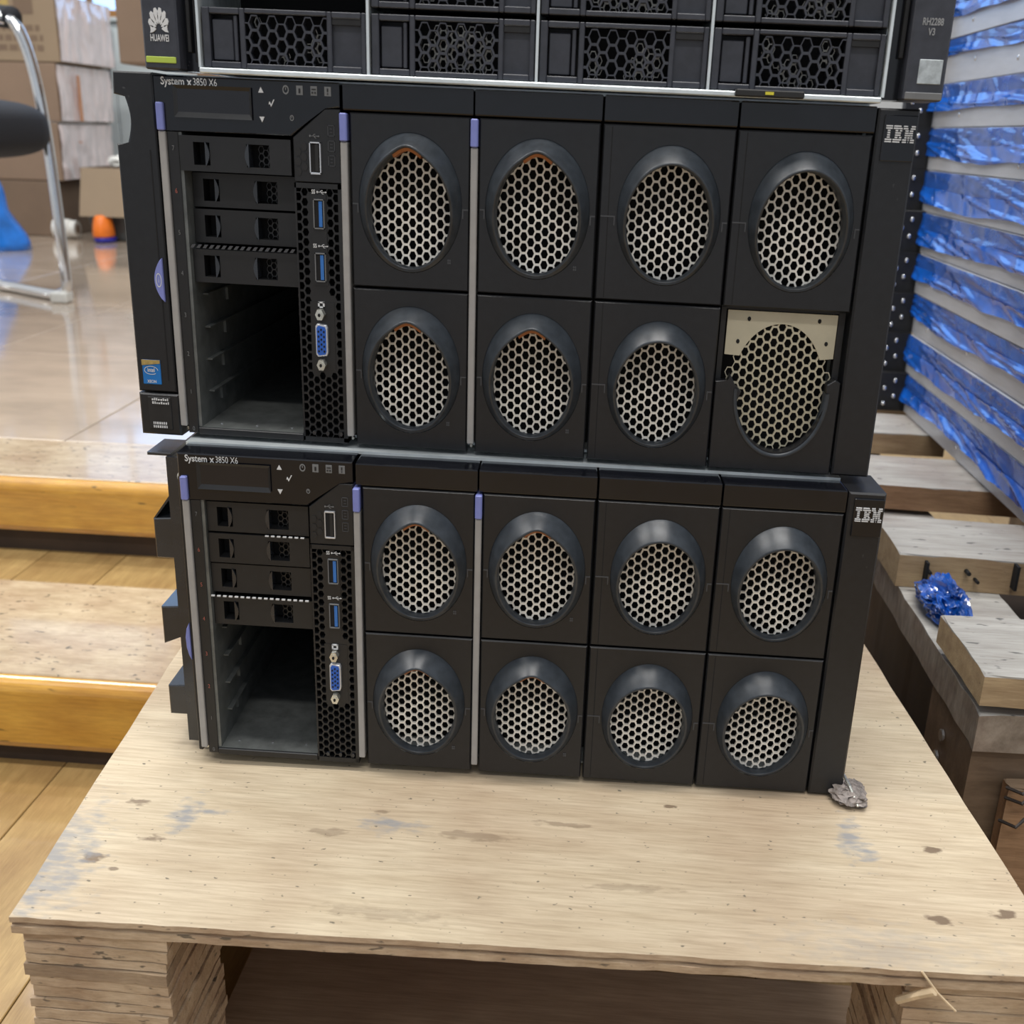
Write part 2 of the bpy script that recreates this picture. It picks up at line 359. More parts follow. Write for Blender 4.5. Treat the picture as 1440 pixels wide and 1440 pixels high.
wl = struct(bx('wall_left', 'wall', None, -3.45, -3.35, -2.2, 4.3, ZF, 2.7))
win = struct(empty('window_1', (-1.75, 4.295, 1.40)))
for a, b in ((-1.1,-.38), (-.36,.36), (.38,1.1)): bx('pane', 'sky', win, a, b, -.02, -.012, -.635, .6)
for a in ((-1.15,1.15,.6,.65), (-1.15,-1.1,-.64,.6), (1.1,1.15,-.64,.6), (-.38,-.36,-.64,.6), (.36,.38,-.64,.6)):
    bx('window_frame', 'orange_wood', win, a[0], a[1], -.045, -.002, a[2], a[3], .003)
bx('window_sill', 'orange_wood', win, -1.2, 1.2, -.09, -.002, -.71, -.64, .004)
# ------------------------------------------------------------------ plywood pallet under the servers
pal = tag(empty('plywood_pallet', (0,0,ZF)), 'low plywood pallet with layered corner blocks under the black servers', 'pallet')
def W(o): o.location = (-o.parent.location.x, -o.parent.location.y, -o.parent.location.z); return o
DK = [(-.1822,-.151), (.276,-.1375), (.232,.62), (-.249,.62)]
plies = [(0, -.0028, 'ply_top', 'ply_edge', 0), (-.0028, -.0052, 'ply_edge2', 'ply_edge2', .0012), (-.0052, -.0088, 'ply_edge', 'ply_edge', .0003)]
for z1, z0, mt, ms, ins in plies:
    bm = bmesh.new(); P_ = []
    for k in range(4):
        a = Vector(DK[k]); b = Vector(DK[(k+1)%4]); n = 60 if k in (0,) else 30
        d = (b-a); nn = Vector((-d.y, d.x)).normalized()
        for j in range(n):
            p = a+d*(j/n); e = ins + .0012*abs(noise.noise(Vector((p.x*60, p.y*60, z1*900)))) + .0008*abs(noise.noise(Vector((p.x*300, p.y*300, z1*900))))
            P_.append(tuple(p+nn*e))
    slab(bm, P_, z0, z1, 0, 1)
    W(finish(bm, 'deck_ply', None, pal, mats=[mt, ms]))
def leg_block(x0,x1,y0,y1):
    bm = bmesh.new(); box(bm, x0+.003, x1-.003, y0+.003, y1-.003, ZF, -.0092)
    blk = W(finish(bm, 'corner_block', 'ply_edge2', pal))
    z = -.0092; i = 0
    while z > ZF+.004:
        t = random.choice((.0052,.0062,.0068,.0085)); zz = max(ZF+.0004, z-t+.0006)
        bm = bmesh.new(); e = lambda: random.uniform(0,.0022)
        pts = []
        cs = [(x0+e(),y0+e()), (x1-e(),y0+e()), (x1-e(),y1-e()), (x0+e(),y1-e())]
        for k in range(4):
            a = Vector(cs[k]); b = Vector(cs[(k+1)%4]); nn = Vector((-(b-a).y, (b-a).x)).normalized()
            for j in range(9):
                p = a+(b-a)*(j/9); pts.append(tuple(p+nn*.0012*abs(noise.noise(Vector((p.x*180,p.y*180,z*500))))))
        slab(bm, pts, zz, z-.0001, 0, 0)
        o = finish(bm, 'ply', random.choice(('ply_edge','ply_edge','ply_edge2')) if i % 2 else 'ply_edge', blk)
        z -= t; i += 1
bm = bmesh.new(); slab(bm, [(-.190,-.082),(-.176,-.082),(-.222,.49),(-.236,.49)], ZF+.0005, -.0092); W(finish(bm, 'light_stop_runner', 'ply_edge2', pal))  # unseen board added to keep lamp light from under the deck
leg_block(-.1805, -.1135, -.1488, -.083)
leg_block(.2065, .2725, -.1355, -.065)
for a in ((-.215,-.145,.50,.58), (.165,.23,.50,.58)): leg_block(*a)
bm = bmesh.new(); slab(bm, [(-.150,-.135), (.30,-.125), (.29,.058), (-.146,.052)], ZF+.0006, ZF+.012); W(finish(bm, 'bottom_board', 'ply_in', pal))
bm = bmesh.new(); slab(bm, [(-.20,.40), (.20,.40), (.20,.56), (-.20,.56)], ZF+.0006, ZF+.012); W(finish(bm, 'bottom_board', 'ply_in', pal))
# ------------------------------------------------------------------ the two rack servers
SHEAR = (.0155, .08)
COLS = [(-.0576,-.0019), (.0023,.0572), (.0585,.1178), (.1188,.1776)]
ROWS = [(.003,.0812), (.0822,.1604)]
RA, RB = .0243, .0316
def fan_cover(name, u0,u1,v0,v1, groove, parent, cut=None):
    bm = bmesh.new(); N = 72; cu = (u0+u1)/2 + (.0021 if groove else 0); cv = (v0+v1)/2; ra, rb = (RA, RB) if not groove else (RA-.0006, RB-.0003)
    if cut is None:
        I, O = [], []
        for i in range(N):
            a = 2*math.pi*i/N; c, s = math.cos(a), math.sin(a)
            I.append((cu+ra*c, cv+rb*s))
            t = min([((u1-cu)/c if c > 0 else (u0-cu)/c) if abs(c) > 1e-6 else 9, ((v1-cv)/s if s > 0 else (v0-cv)/s) if abs(s) > 1e-6 else 9])
            O.append((cu+t*c, cv+t*s))
        def nearest(pt): return min(range(N), key=lambda k: (O[k][0]-pt[0])**2+(O[k][1]-pt[1])**2)
        for pt in ((u0,v0),(u0,v1),(u1,v0),(u1,v1)): O[nearest(pt)] = pt
        b = .0006
        In = lambda p: (min(max(p[0],u0+b),u1-b), min(max(p[1],v0+b),v1-b))
        r = [[bm.verts.new((p[0],0,p[1])) for p in I], [bm.verts.new((In(p)[0],0,In(p)[1])) for p in O], [bm.verts.new((p[0],.0007,p[1])) for p in O], [bm.verts.new((p[0],.008,p[1])) for p in O]]
        for k in range(3):
            for i in range(N): bm.faces.new((r[k][i], r[k][(i+1)%N], r[k+1][(i+1)%N], r[k+1][i]))
    else:                       # the broken cover: only the lower half is left, with a ragged end
        pts = [(u0,v0), (u1,v0), (u1, .0485), (u1-.0025,.0500)]
        arc = [(cu+ra*.9*math.cos(a), cv+.001+rb*.97*math.sin(a)) for a in [math.radians(8-k*(188-10)/40) for k in range(41)]]
        pts += arc + [(cu-ra*.80, .0415), (u0+.0085,.0452), (u0+.0065,.0500), (u0+.0055,.0465), (u0-.0003,.0462)]
        prism(bm, pts, 0, .006, .0004)
    return finish(bm, name, 'plastic', parent), cu, cv
def ring_mesh(bump, groove):
    bm = bmesh.new(); N = 72; ra, rb = (RA, RB) if not groove else (RA-.0006, RB-.0003)
    def E(a, b, dz, yf, bp=0):
        out = []
        for i in range(N):
            t = 2*math.pi*i/N; c, s = math.cos(t), math.sin(t)
            k = math.exp(-((t-math.pi/2)/.33)**2)*bp
            out.append(bm.verts.new((a*c, yf(s), dz+b*s+k)))
        return out
    h = lambda s: -.0006-.0108*((1+s)/2)**1.2
    B_ = .0026 if bump else 0
    rs = [E(ra,rb,0,lambda s: .0004), E(ra-.0005,rb-.0006,0,lambda s: -.0006), E(.0208,.0274,-.0032,lambda s: h(s)+.0006,B_*.9), E(.0202,.0268,-.0034,h,B_), E(.0194,.0261,-.0034,lambda s: h(s)+.0004,B_), E(.0190,.0257,-.0034,lambda s: .0048,B_*.7)]
    for k in range(len(rs)-1):
        for i in range(N): bm.faces.new((rs[k][i], rs[k][(i+1)%N], rs[k+1][(i+1)%N], rs[k+1][i]))
    return bm
PV = .0051
def grille_bm(a, b, dz):
    bm = bmesh.new(); n = int(a/(PV*.65))+1; du = PV*.866*SQ
    cells = hexcells(-n*du, n*du, dz-10*PV, dz+10*PV, PV, lambda u,v: (u/(a*1.12))**2+((v-dz)/(b*1.12))**2 < 1)
    honeycomb(bm, cells, PV, .80, 0, .0012); return bm
def tab_bm():
    bm = bmesh.new(); n = 12; a0, a1 = math.radians(70), math.radians(110); L1, L2, L3, L4 = [], [], [], []
    for i in range(n+1):
        t = a0+(a1-a0)*i/n; c, s = math.cos(t), math.sin(t)
        bp = .0024*math.exp(-((t-math.pi/2)/.33)**2)
        for L, ro, y in ((L1, 0, -.0090), (L2, .0014, -.0084), (L3, .0014, .001), (L4, 0, -.0000)):
            L.append(bm.verts.new(((.0193-ro)*c, y, -.0034+(.0260-ro)*s+bp)))
    for A, B in ((L1,L2),(L2,L3),(L3,L4),(L4,L1)):
        for i in range(n): bm.faces.new((A[i],A[i+1],B[i+1],B[i]))
    bm.faces.new((L1[0],L2[0],L3[0],L4[0])); bm.faces.new((L4[n],L3[n],L2[n],L1[n]))
    return bm
def offset_bm(bm, dx, dy, dz):
    for v in bm.verts: v.co += Vector((dx,dy,dz))
    return bm
def seam_lines(parent, u0, u1, cu, cv, ra, seed):
    for sg, dz in ((-1,0), (1,-.0005)):
        e = cu+sg*(ra+.0004); o = u0+.0006 if sg < 0 else u1-.0006; z = cv+dz
        if sg < 0: pts = [(o,z-.0003),(e-.0003,z-.0003),(e-.0003,z-.004),(e+.0002,z-.004),(e+.0002,z+.0003),(o,z+.0003)]
        else: pts = [(e-.0002,z-.004),(e+.0003,z-.004),(e+.0003,z-.0003),(o,z-.0003),(o,z+.0003),(e-.0002,z+.0003)]
        pz('clip_seam', 'faint', parent, pts, -.00025, .0002)
def hexnut(parent, u, v, r, y0, m='nickel', name='hex_nut'):
    bm = bmesh.new(); cyl(bm, (u,y0,v), 'y', r, .004, 6, SQ); cyl(bm, (u,y0-.0006,v), 'y', r*.62, .001, 14, SQ)
    o = finish(bm, name, m, parent)
    bm = bmesh.new(); cyl(bm, (u,y0-.0009,v), 'y', r*.30, .0006, 10, SQ); finish(bm, 'bore', 'void', o)
    return o
def usb(parent, u, v0, v1, col):
    bm = bmesh.new(); w = .0026
    for a in ((u-w,u-w+.0004,v0,v1),(u+w-.0004,u+w,v0,v1),(u-w,u+w,v0,v0+.0005),(u-w,u+w,v1-.0005,v1)): box(bm, a[0],a[1],-.0012,.004,a[2],a[3])
    o = finish(bm, 'usb_port', 'silver_shell' if col == 'black' else 'dim', parent)
    bx('port_cavity', 'void', o, u-w+.0003, u+w-.0003, -.0005, .0018, v0+.0004, v1-.0004)
    bx('contact_tongue', 'usb' if col == 'usb' else 'black', o, u+.0000, u+.0016, -.0010, -.0004, v0+.0010, v1-.0010)
    if col == 'black': bx('shell_lip', 'silver_shell', o, u-w+.0002, u+w-.0002, -.0008, 0, v0-.0003, v0+.0006)
    return o
def usb_glyph(parent, u, v, ss, m):
    if ss: text('port_mark', 'SS', .0026, (u-.0024,-.0007,v), m, parent, .75, True)
    bm = bmesh.new(); k = .0009 if ss else -.001
    box(bm, u+k-.0014, u+k+.0024, -.0007, -.0005, v-.00012, v+.00012); cyl(bm, (u+k-.0014,-.0007,v), 'y', .0005, .0002, 8, SQ)
    prism(bm, [(u+k+.0024,v-.0004),(u+k+.0031,v),(u+k+.0024,v+.0004)], -.0007, -.0005)
    prism(bm, [(u+k-.0004,v),(u+k+.0006,v+.0009),(u+k+.0012,v+.0009),(u+k+.0012,v+.0007),(u+k+.0007,v+.0007),(u+k,v)], -.0007, -.0005)
    prism(bm, [(u+k+.0002,v),(u+k+.0010,v-.0009),(u+k+.0016,v-.0009),(u+k+.0016,v-.0007),(u+k+.0011,v-.0007),(u+k+.0006,v)], -.0007, -.0005)
    finish(bm, 'port_mark', m, parent)
LOGO = [[(0,10)]]*2+[[(3,7)]]*4+[[(0,10)]]*2
LB = [[(12,23)],[(12,25)],[(15,19),(21.5,25)],[(15,23.5)],[(15,23.5)],[(15,19),(21.5,25)],[(12,25)],[(12,23)]]
LM = [[(27,33),(39,45)],[(27,34),(38,45)],[(30,35),(37,42)],[(30,35.5),(36.5,42)],[(30,33),(33.7,38.3),(39,42)],[(30,33),(34.5,37.5),(39,42)],[(27,33),(35.2,36.8),(39,45)],[(27,33),(35.7,36.3),(39,45)]]
def make_server(name, loc, rz, upper, label):
    root = tag(empty(name, loc, rz), label, 'server')
    Pp = root
    # sheet metal case behind the bezel, open at the front
    bm = bmesh.new(); x0,x1,y0,y1,z0,z1,t = -.150,.178,.0165,.58,.0016,.1738,.0015
    for a in ((x0,x1,y0,y1,z0,z0+t),(x0,x1,y0,y1,z1-t,z1),(x0,x0+t,y0,y1,z0+t,z1-t),(x1-t,x1,y0,y1,z0+t,z1-t),(x0,x1,y1-t,y1,z0+t,z1-t)): box(bm, *a)
    finish(bm, 'metal_case', 'zinc', Pp)
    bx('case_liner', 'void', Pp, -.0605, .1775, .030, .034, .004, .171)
    # top bezel caps
    for i, (a, b) in enumerate(((-.0608,-.0006), (.0000,.0577), (.0585,.1180), (.1188,.1780))):
        bm = bmesh.new(); box(bm, a, b, 0, .0165, .1612, .1725, .0007, 2); finish(bm, 'bezel_cap', 'gloss', Pp)
    # fan modules
    for ci, (u0,u1) in enumerate(COLS):
        for ri, (v0,v1) in enumerate(ROWS):
            g = ci >= 2; broken = upper and ci == 3 and ri == 0
            cov, cu, cv = fan_cover('fan_cover', u0,u1,v0,v1,g,Pp, cut=broken or None)
            if not broken:
                bm = offset_bm(ring_mesh(not g, g), cu, 0, cv); finish(bm, 'intake_ring', 'ring', cov, True)
                bm = offset_bm(grille_bm(.0196,.0268,-.0034), cu+random.uniform(-.0006,.0006), .0046, cv+random.uniform(-.002,.002)); finish(bm, 'mesh_grille', 'grille', cov)
                if not g:
                    bm = offset_bm(tab_bm(), cu, 0, cv); finish(bm, 'release_tab', 'orange', cov)
                    bm = bmesh.new(); iu, iv = cu+.0185, cv-.0255
                    for k in range(4):
                        a = math.radians(45+90*k); cyl(bm, (iu+.0008*math.cos(a)*SQ, -.0003, iv+.0008*math.sin(a)), 'y', .00055, .0002, 6, SQ)
                    finish(bm, 'fan_symbol', 'faint', cov)
                seam_lines(cov, u0, u1, cu, cv-.001, RA, ci)
                if g:
                    bx('edge_groove', 'void', cov, u0+.0038, u0+.0042, -.0001, .0003, v0+.001, v1-.001)
            else:
                # the bare steel fan plate shows where the cover has snapped off
                bm = bmesh.new(); n = 40; a_, b_ = .0212, .0288; cv2 = .0455; cu2 = .1485
                arc = [(cu2+a_*math.cos(t), cv2+b_*math.sin(t)) for t in [math.pi-math.radians(26)-(math.pi-math.radians(52))*k/n for k in range(n+1)]]
                top = [(.1738,.0590), (.1738,.0798), (.1222,.0798), (.1222,.0585)]
                prism(bm, [(p[0],p[1]) for p in arc]+top, .0058, .0070)
                pl = finish(bm, 'fan_plate', 'cream', cov)
                for hu, hv in ((.1324,.0760),(.1654,.0766),(.1280,.0650),(.1697,.0660)):
                    bm = bmesh.new(); cyl(bm, (hu,.0056,hv), 'y', .0011, .0006, 12, SQ); finish(bm, 'screw_hole', 'void', pl)
                bm = offset_bm(grille_bm(.0216,.0292,0), cu2, .0064, cv2-.0008); finish(bm, 'mesh_grille', 'cream', cov)
                bm = bmesh.new(); box(bm, .1190,.1214,.006,.012,.010,.081); box(bm,.1742,.1772,.006,.012,.010,.081); box(bm,.1190,.1772,.0065,.012,.0802,.0818); finish(bm, 'module_frame', 'black', cov)
                bm = bmesh.new(); N = 40
                def A2(a, b, y, off=0): return [bm.verts.new((cu+a*math.cos(t), y, cv-.001+b*math.sin(t))) for t in [math.radians(4-188*k/N) for k in range(N+1)]]
                r = [A2(RA*.93,RB*.985,-.0007), A2(RA*.87,RB*.93,-.0012), A2(RA*.85,RB*.91,.0060)]
                for k in range(2):
                    for i in range(N): bm.faces.new((r[k][i],r[k][i+1],r[k+1][i+1],r[k+1][i]))
                finish(bm, 'broken_ring', 'ring', cov, True)
    # release strips with blue grips
    for u, vt, vb in ((-.1463,.1612,.0072), (-.0604,.1600,.0072), (.0001,.1600,.0072)):
        w = .0016
        st = bx('release_strip', 'strip', Pp, u-w, u+w, -.0012, .010, vb, vt-.0125, .0004)
        bx('blue_grip', 'blue', st, u-w-.0001, u+w+.0001, -.0022, .010, vt-.0123, vt, .0005)
        bm = bmesh.new(); cyl(bm, (u,.004,vb-.0022), 'y', .0009, .002, 10, SQ); finish(bm, 'strip_pin', 'nickel', st)
    # operator panel
    dsp = pz('operator_panel', 'gloss', Pp, [(-.1492,.1490),(-.1440,.1490),(-.0852,.1490),(-.0690,.1622),(-.0622,.1622),(-.0622,.1728),(-.1492,.1728)], 0, .0165, .0006)
    bm = bmesh.new(); a = (-.1390,-.1030,.1552,.1678)
    scr = bx('display_screen', 'lcd', dsp, -.1378, -.1040, .0003-.0006, .0006, .1574, .1674)
    bm = bmesh.new(); b0 = (-.1395,-.1028,.1550,.1690); b1 = (-.1378,-.1040,.1574,.1674)
    for q in (((b0[0],b0[2]),(b0[1],b0[2]),(b1[1],b1[2]),(b1[0],b1[2])), ((b0[0],b0[3]),(b1[0],b1[3]),(b1[1],b1[3]),(b0[1],b0[3])), ((b0[0],b0[2]),(b1[0],b1[2]),(b1[0],b1[3]),(b0[0],b0[3])), ((b0[1],b0[2]),(b0[1],b0[3]),(b1[1],b1[3]),(b1[1],b1[2]))):
        vs = []
        for p in q: vs.append(bm.verts.new((p[0], -.0012 if p in ((b0[0],b0[2]),(b0[1],b0[2]),(b0[0],b0[3]),(b0[1],b0[3])) else -.0003, p[1])))
        bm.faces.new(vs)
    finish(bm, 'display_frame', 'carrier', dsp)
    text('model_print', 'System', .0047, (-.1452,-.0004,.1703), 'white', dsp, .84, True, 'LEFT')
    text('model_print', 'x', .0052, (-.1327,-.0004,.1703), 'white', dsp, .80, True, 'LEFT')
    text('model_print', '3850 X6', .0046, (-.1300,-.0004,.1703), 'white', dsp, .71, False, 'LEFT')
    bm = bmesh.new()
    prism(bm, [(-.0996,.1671),(-.0972,.1671),(-.0984,.1695)], -.0005, .0001); prism(bm, [(-.0996,.1568),(-.0984,.1544),(-.0972,.1568)], -.0005, .0001)
    prism(bm, [(-.0950,.1622),(-.0944,.1624),(-.0939,.1612),(-.0922,.1644),(-.0927,.1644),(-.0939,.1621),(-.0944,.1634),(-.0947,.1634)], -.0005, .0001)
    finish(bm, 'arrow_and_tick_keys', 'white', dsp)
    bm = bmesh.new()
    for r_, h_ in ((.0016,.0012),(.0007,.0003)):
        pass
    N = 20
    for R1, R2, c_ in ((.0020,.0013,(-.0868,.1688)), (.0013,.0008,(-.0844,.1568))):
        o1 = [bm.verts.new((c_[0]+R1*SQ*math.cos(2*math.pi*i/N), -.0004, c_[1]+R1*math.sin(2*math.pi*i/N))) for i in range(N)]
        o2 = [bm.verts.new((c_[0]+R2*SQ*math.cos(2*math.pi*i/N), -.0004, c_[1]+R2*math.sin(2*math.pi*i/N))) for i in range(N)]
        for i in range(N): bm.faces.new((o1[i],o1[(i+1)%N],o2[(i+1)%N],o2[i]))
        box(bm, c_[0]-.0002, c_[0]+.0002, -.0005, -.0003, c_[1]-.0001, c_[1]+R2*.8)
    finish(bm, 'power_symbol', 'dim', dsp)
    for u, hole in ((-.0804,((-.0004,.0004,-.0012,.0008),)), (-.0738,((-.0010,-.0003,-.0012,-.0004),(.0003,.0010,-.0012,-.0004),(-.0010,.0010,.0004,.0009))), (-.0674,((-.0003,.0003,-.0002,.0013),(-.0003,.0003,-.0013,-.0008)))):
        bm = bmesh.new(); box(bm, u-.0015, u+.0015, -.0004, .0001, .1688-.0020, .1688+.0020); ic = finish(bm, 'status_symbol', 'dim', dsp)
        bm = bmesh.new()
        for a in hole: box(bm, u+a[0], u+a[1], -.0006, -.0003, .1688+a[2], .1688+a[3])
        finish(bm, 'symbol_cutout', 'black', ic)
    # usb door with the chamfered corner
    door = pz('front_usb_panel', 'carrier', Pp, [(-.0845,.1288),(-.0622,.1288),(-.0622,.1614),(-.0692,.1614),(-.0845,.1484)], .0002, .010, .0004)
    usb(door, -.0740, .1328, .1468, 'black'); usb_glyph(door, -.0738, .1494, False, 'dim')
    for dz in (.1520, .1453, .1388):
        bm = bmesh.new(); u, v = -.0664, dz
        for a in ((-.0016,.0016,.0021,.0024),(-.0016,.0016,-.0024,-.0021),(-.0016,-.0013,-.0024,.0024),(.0013,.0016,-.0024,.0024),(-.0006,.0006,.0006,.0009),(-.0006,.0006,-.0009,-.0006)): box(bm, u+a[0],u+a[1],-.0001,.0003,v+a[2],v+a[3])
        finish(bm, 'status_symbol', 'faint', door)
    bm = bmesh.new()
    cells = hexcells(-.0822,-.0782,.1335,.1450,.0044)
    R = .0044/math.sqrt(3)*.8
    for (u,v) in cells: prism(bm, [(u+math.cos(math.pi/3*j)*R*SQ, v+math.sin(math.pi/3*j)*R) for j in range(6)], -.0001, .0004)
    finish(bm, 'vent_dimple', 'black', door)
    # perforated connector column
    bm = bmesh.new(); pv = .0046; U0, U1 = -.0829, -.0829+4*pv*.866*SQ*1.105
    def sol(u,v):
        if .0805 < v < .1260 and -.0772 < u < -.0690: return True
        if .0390 < v < .0745 and -.0795 < u < -.0665: return True
        if v > .0745 and v < .0805 and -.0772 < u < -.0690: return True
        return False
    cells = hexcells(-.0829, -.0640, .0072, .1262, pv)
    honeycomb(bm, cells, pv, .78, .0002, .004, sol)
    io = finish(bm, 'connector_panel', 'carrier', Pp)
    bm = bmesh.new()
    for a in ((-.0846,-.0838,.0035,.1285),(-.0640,-.0621,.0035,.1285),(-.0846,-.0621,.0030,.0056),(-.0846,-.0621,.1262,.1285)): box(bm, a[0],a[1],0,.010,a[2],a[3])
    box(bm, -.0768,-.0697,-.0003,.004,.0815,.1235); box(bm, -.0790,-.0672,.0000,.004,.0400,.0735); finish(bm, 'panel_frame', 'carrier', io)
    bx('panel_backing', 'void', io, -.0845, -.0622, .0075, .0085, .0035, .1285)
    for c_, g_ in ((.1147,.1247), (.0900,.1000)):
        usb(io, -.0731, c_-.0068, c_+.0068, 'usb'); usb_glyph(io, -.0731, g_, True, 'white')
    bm = bmesh.new()
    for a in ((-.0016,.0016,.0008,.0014),(-.0016,.0016,-.0014,-.0008),(-.0016,-.0008,-.0014,.0014),(.0008,.0016,-.0014,.0014)): box(bm, -.0734+a[0],-.0734+a[1],-.0008,.0002,.0722+a[2],.0722+a[3])
    finish(bm, 'monitor_symbol', 'white', io)
    def dsub(w0, w1, h): return [(-.0734-w0,.0551-h+.0012),(-.0734-w0+.0009,.0551-h),(-.0734+w1-.0005,.0551-h+.0006),(-.0734+w1,.0551-h+.0020),(-.0734+w1,.0551+h-.0020),(-.0734+w1-.0005,.0551+h-.0006),(-.0734-w0+.0009,.0551+h),(-.0734-w0,.0551+h-.0012)]
    vg = pz('display_port', 'silver_shell', io, dsub(.0029,.0029,.0081), -.0022, .003, .0002)
    pi = pz('port_insert', 'vga', vg, dsub(.0023,.0023,.0073), -.0025, .002)
    bm = bmesh.new()
    for cidx in range(3):
        for k in range(5): cyl(bm, (-.0734+(cidx-1)*.00135, -.0028, .0551+(k-2)*.0024+(.0006 if cidx == 1 else -.0004)), 'y', .00058, .0004, 8, SQ)
    finish(bm, 'pin_holes', 'void', pi)
    hexnut(io, -.0736, .0678, .0029, -.0040); hexnut(io, -.0736, .0432, .0029, -.0040)
    for k in range(3):
        bm = bmesh.new(); cyl(bm, (-.0790+k*.0068,-.0006,.0078), 'y', .0012, .001, 8, SQ); finish(bm, 'panel_rivet', 'rack', io)
    # drive cage: left numbered post, floor, walls
    post = pz('drive_post', 'carrier', Pp, [(-.1444,.0035),(-.1392,.0035),(-.1392,.1488),(-.1444,.1488)], .0004, .010, .0003)
    for k in range(8):
        text('bay_number', str(7-k), .0032, (-.1416,-.0001,.1412-k*.0192+(-.001 if k > 3 else 0)), 'redprint' if k in (1,2,3,4,5) and not upper or k == 1 else 'dim', post, .75)
    cage = bx('drive_cage', 'bay', Pp, -.1392, -.1376, .0012, .30, .0065, .1485)
    for k in range(4):
        bx('guide_rail', 'bay', cage, -.1376, -.1350, .015, .26, .0220+k*.0165, .0228+k*.0165)
        bx('guide_rail', 'bay', cage, -.1376, -.1362, .030+k*.006, .036+k*.006, .0150+k*.0165, .0220+k*.0165)
    bx('cage_floor', 'bay', cage, -.1392, -.0846, .0012, .30, .0035, .0068)
    for k in range(3):
        bm = bmesh.new(); cyl(bm, (-.1300+k*.0185,.009,.0067), 'z', .0009, .0006, 10, SQ); finish(bm, 'floor_rivet', 'screw', cage)
    bx('cage_wall', 'bay', cage, -.0855, -.0847, .010, .30, .0065, .1285)
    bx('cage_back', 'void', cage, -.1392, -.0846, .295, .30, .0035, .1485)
    bx('cage_front_sill', 'carrier', cage, -.1392, -.0847, -.0001, .0020, .0030, .0066, .0004)
    bx('backplane_board', 'black', cage, -.1376, -.0856, .23, .235, .0068, .079)
    for k, (a, b) in enumerate(((.012,.018),(.026,.03),(.040,.048))):
        bx('backplane_socket', 'dim' if k == 0 else 'rack', cage, -.110, -.088, .218, .23, a, b)
    dep = (.0005,.0105,.0095,.0050) if upper else (.0035,.0030,.0040,.0045)
    for k in range(4):
        zt = (.1472,.1304,.1136,.0950)[k]; zb = zt-.0158; y = dep[k]; x0 = -.1376+.0003; x1 = -.0858
        if upper and k == 0: x0 = -.1388
        bm = bmesh.new()
        w0, w1, w2, w3 = -.1322, -.1262, -.1058, -.0960
        for a in ((x0,w0,zb,zt),(w1+.0018,w2-.0010,zb,zt),(w3,x1,zb,zt),(w0,w1+.0018,zt-.0028,zt),(w0,w1+.0018,zb,zb+.0028),(w2-.0010,w3,zt-.0028,zt),(w2-.0010,w3,zb,zb+.0028)):
            box(bm, a[0],a[1],y,y+.012,a[2],a[3])
        dr = finish(bm, 'drive_carrier', 'carrier', Pp)
        bx('carrier_recess', 'void', dr, w0-.001, w3+.001, y+.0085, y+.0095, zb+.002, zt-.002)
        for wx, sgn in ((w1,1),(w2,-1)):                        # rounded finger grips
            bm = bmesh.new(); n = 6
            pts = [(wx-sgn*.0002, zb+.0026)]+[(wx+sgn*(.0002+.0016*math.sin(math.pi*j/n)), zb+.0028+(zt-zb-.0056)*j/n) for j in range(n+1)]+[(wx-sgn*.0002, zt-.0026)]
            if sgn < 0: pts.reverse()
            prism(bm, pts, y-.0008, y+.006); finish(bm, 'finger_grip', 'rack', dr)
        bm = bmesh.new()
        honeycomb(bm, hexcells(w3-.0050, w3-.0005, zb+.0040, zt-.0038, .0034), .0034, .8, y+.004, y+.006); finish(bm, 'carrier_vent', 'carrier', dr)
        bx('carrier_body', 'bay', dr, x0+.001, x1-.001, y+.012, y+.09, zb+.001, zt-.001)
    # the slotted strip of metal between two drives
    n = 17; bm = bmesh.new()
    for k in range(n):
        u = -.1372+k*.00305
        if upper: prism(bm, [(u,.0960),(u+.0016,.0960),(u+.0028,.0976),(u+.0012,.0976)], .0008, .0016)
        else: box(bm, u, u+.0018, .0006, .0014, .0963, .0970)
    finish(bm, 'slot_strip', 'faint' if upper else 'white', cage)
    if not upper:
        bm = bmesh.new()
        for k in range(7): box(bm, -.1075+k*.0030, -.1075+k*.0030+.0018, .0006, .0014, .1309, .1315)
        finish(bm, 'slot_strip', 'white', cage)
    # right hand ear with the striped badge
    ear = pz('right_ear', 'plastic', Pp, [(.1786,.0030),(.1964,.0030),(.1964,.1720),(.1786,.1720)], -.0005, .030, .0009)
    pl = bx('badge_plate', 'gloss', ear, .1815, .1958, -.0016, .0005, .1500, .1692, .0003)
    bm = bmesh.new(); s = .0126/45; hh = .0075/8
    for r_ in range(8):
        for seg in LOGO[r_]+LB[r_]+LM[r_]:
            zc = .1652-(r_+.5)*hh; box(bm, .1823+seg[0]*s, .1823+seg[1]*s, -.0021, -.0015, zc-hh*.30, zc+hh*.30)
    finish(bm, 'striped_letters', 'white', pl)
    if upper:
        # left ear with handle gap, pull tab, badge and data label
        pts = [(-.1490,.1738),(-.1676,.1738),(-.1681,.1640),(-.1610,.1634),(-.1600,.1590),(-.1597,.1500),(-.1612,.1425),(-.1684,.1420),(-.1684,.0240),(-.1490,.0240)]
        le = pz('left_ear', 'plastic', Pp, list(reversed(pts)), -.0006, .022, .0007)
        bm = bmesh.new(); n = 8; pts = [(-.1648+.0022*math.sin(math.pi*j/n), .1425+.0212*j/n) for j in range(n+1)]; pts += [(p[0]+.0012,p[1]) for p in reversed(pts)]
        prism(bm, list(reversed(pts)), .004, .0065); finish(bm, 'handle_blade', 'rack', le)
        lo = pz('ear_foot', 'plastic', Pp, [(-.1685,.0018),(-.1478,.0018),(-.1478,.0232),(-.1685,.0232)], -.0012, .020, .0009)
        bx('slide_groove', 'void', le, -.1528, -.1523, -.0008, .0002, .030, .140)
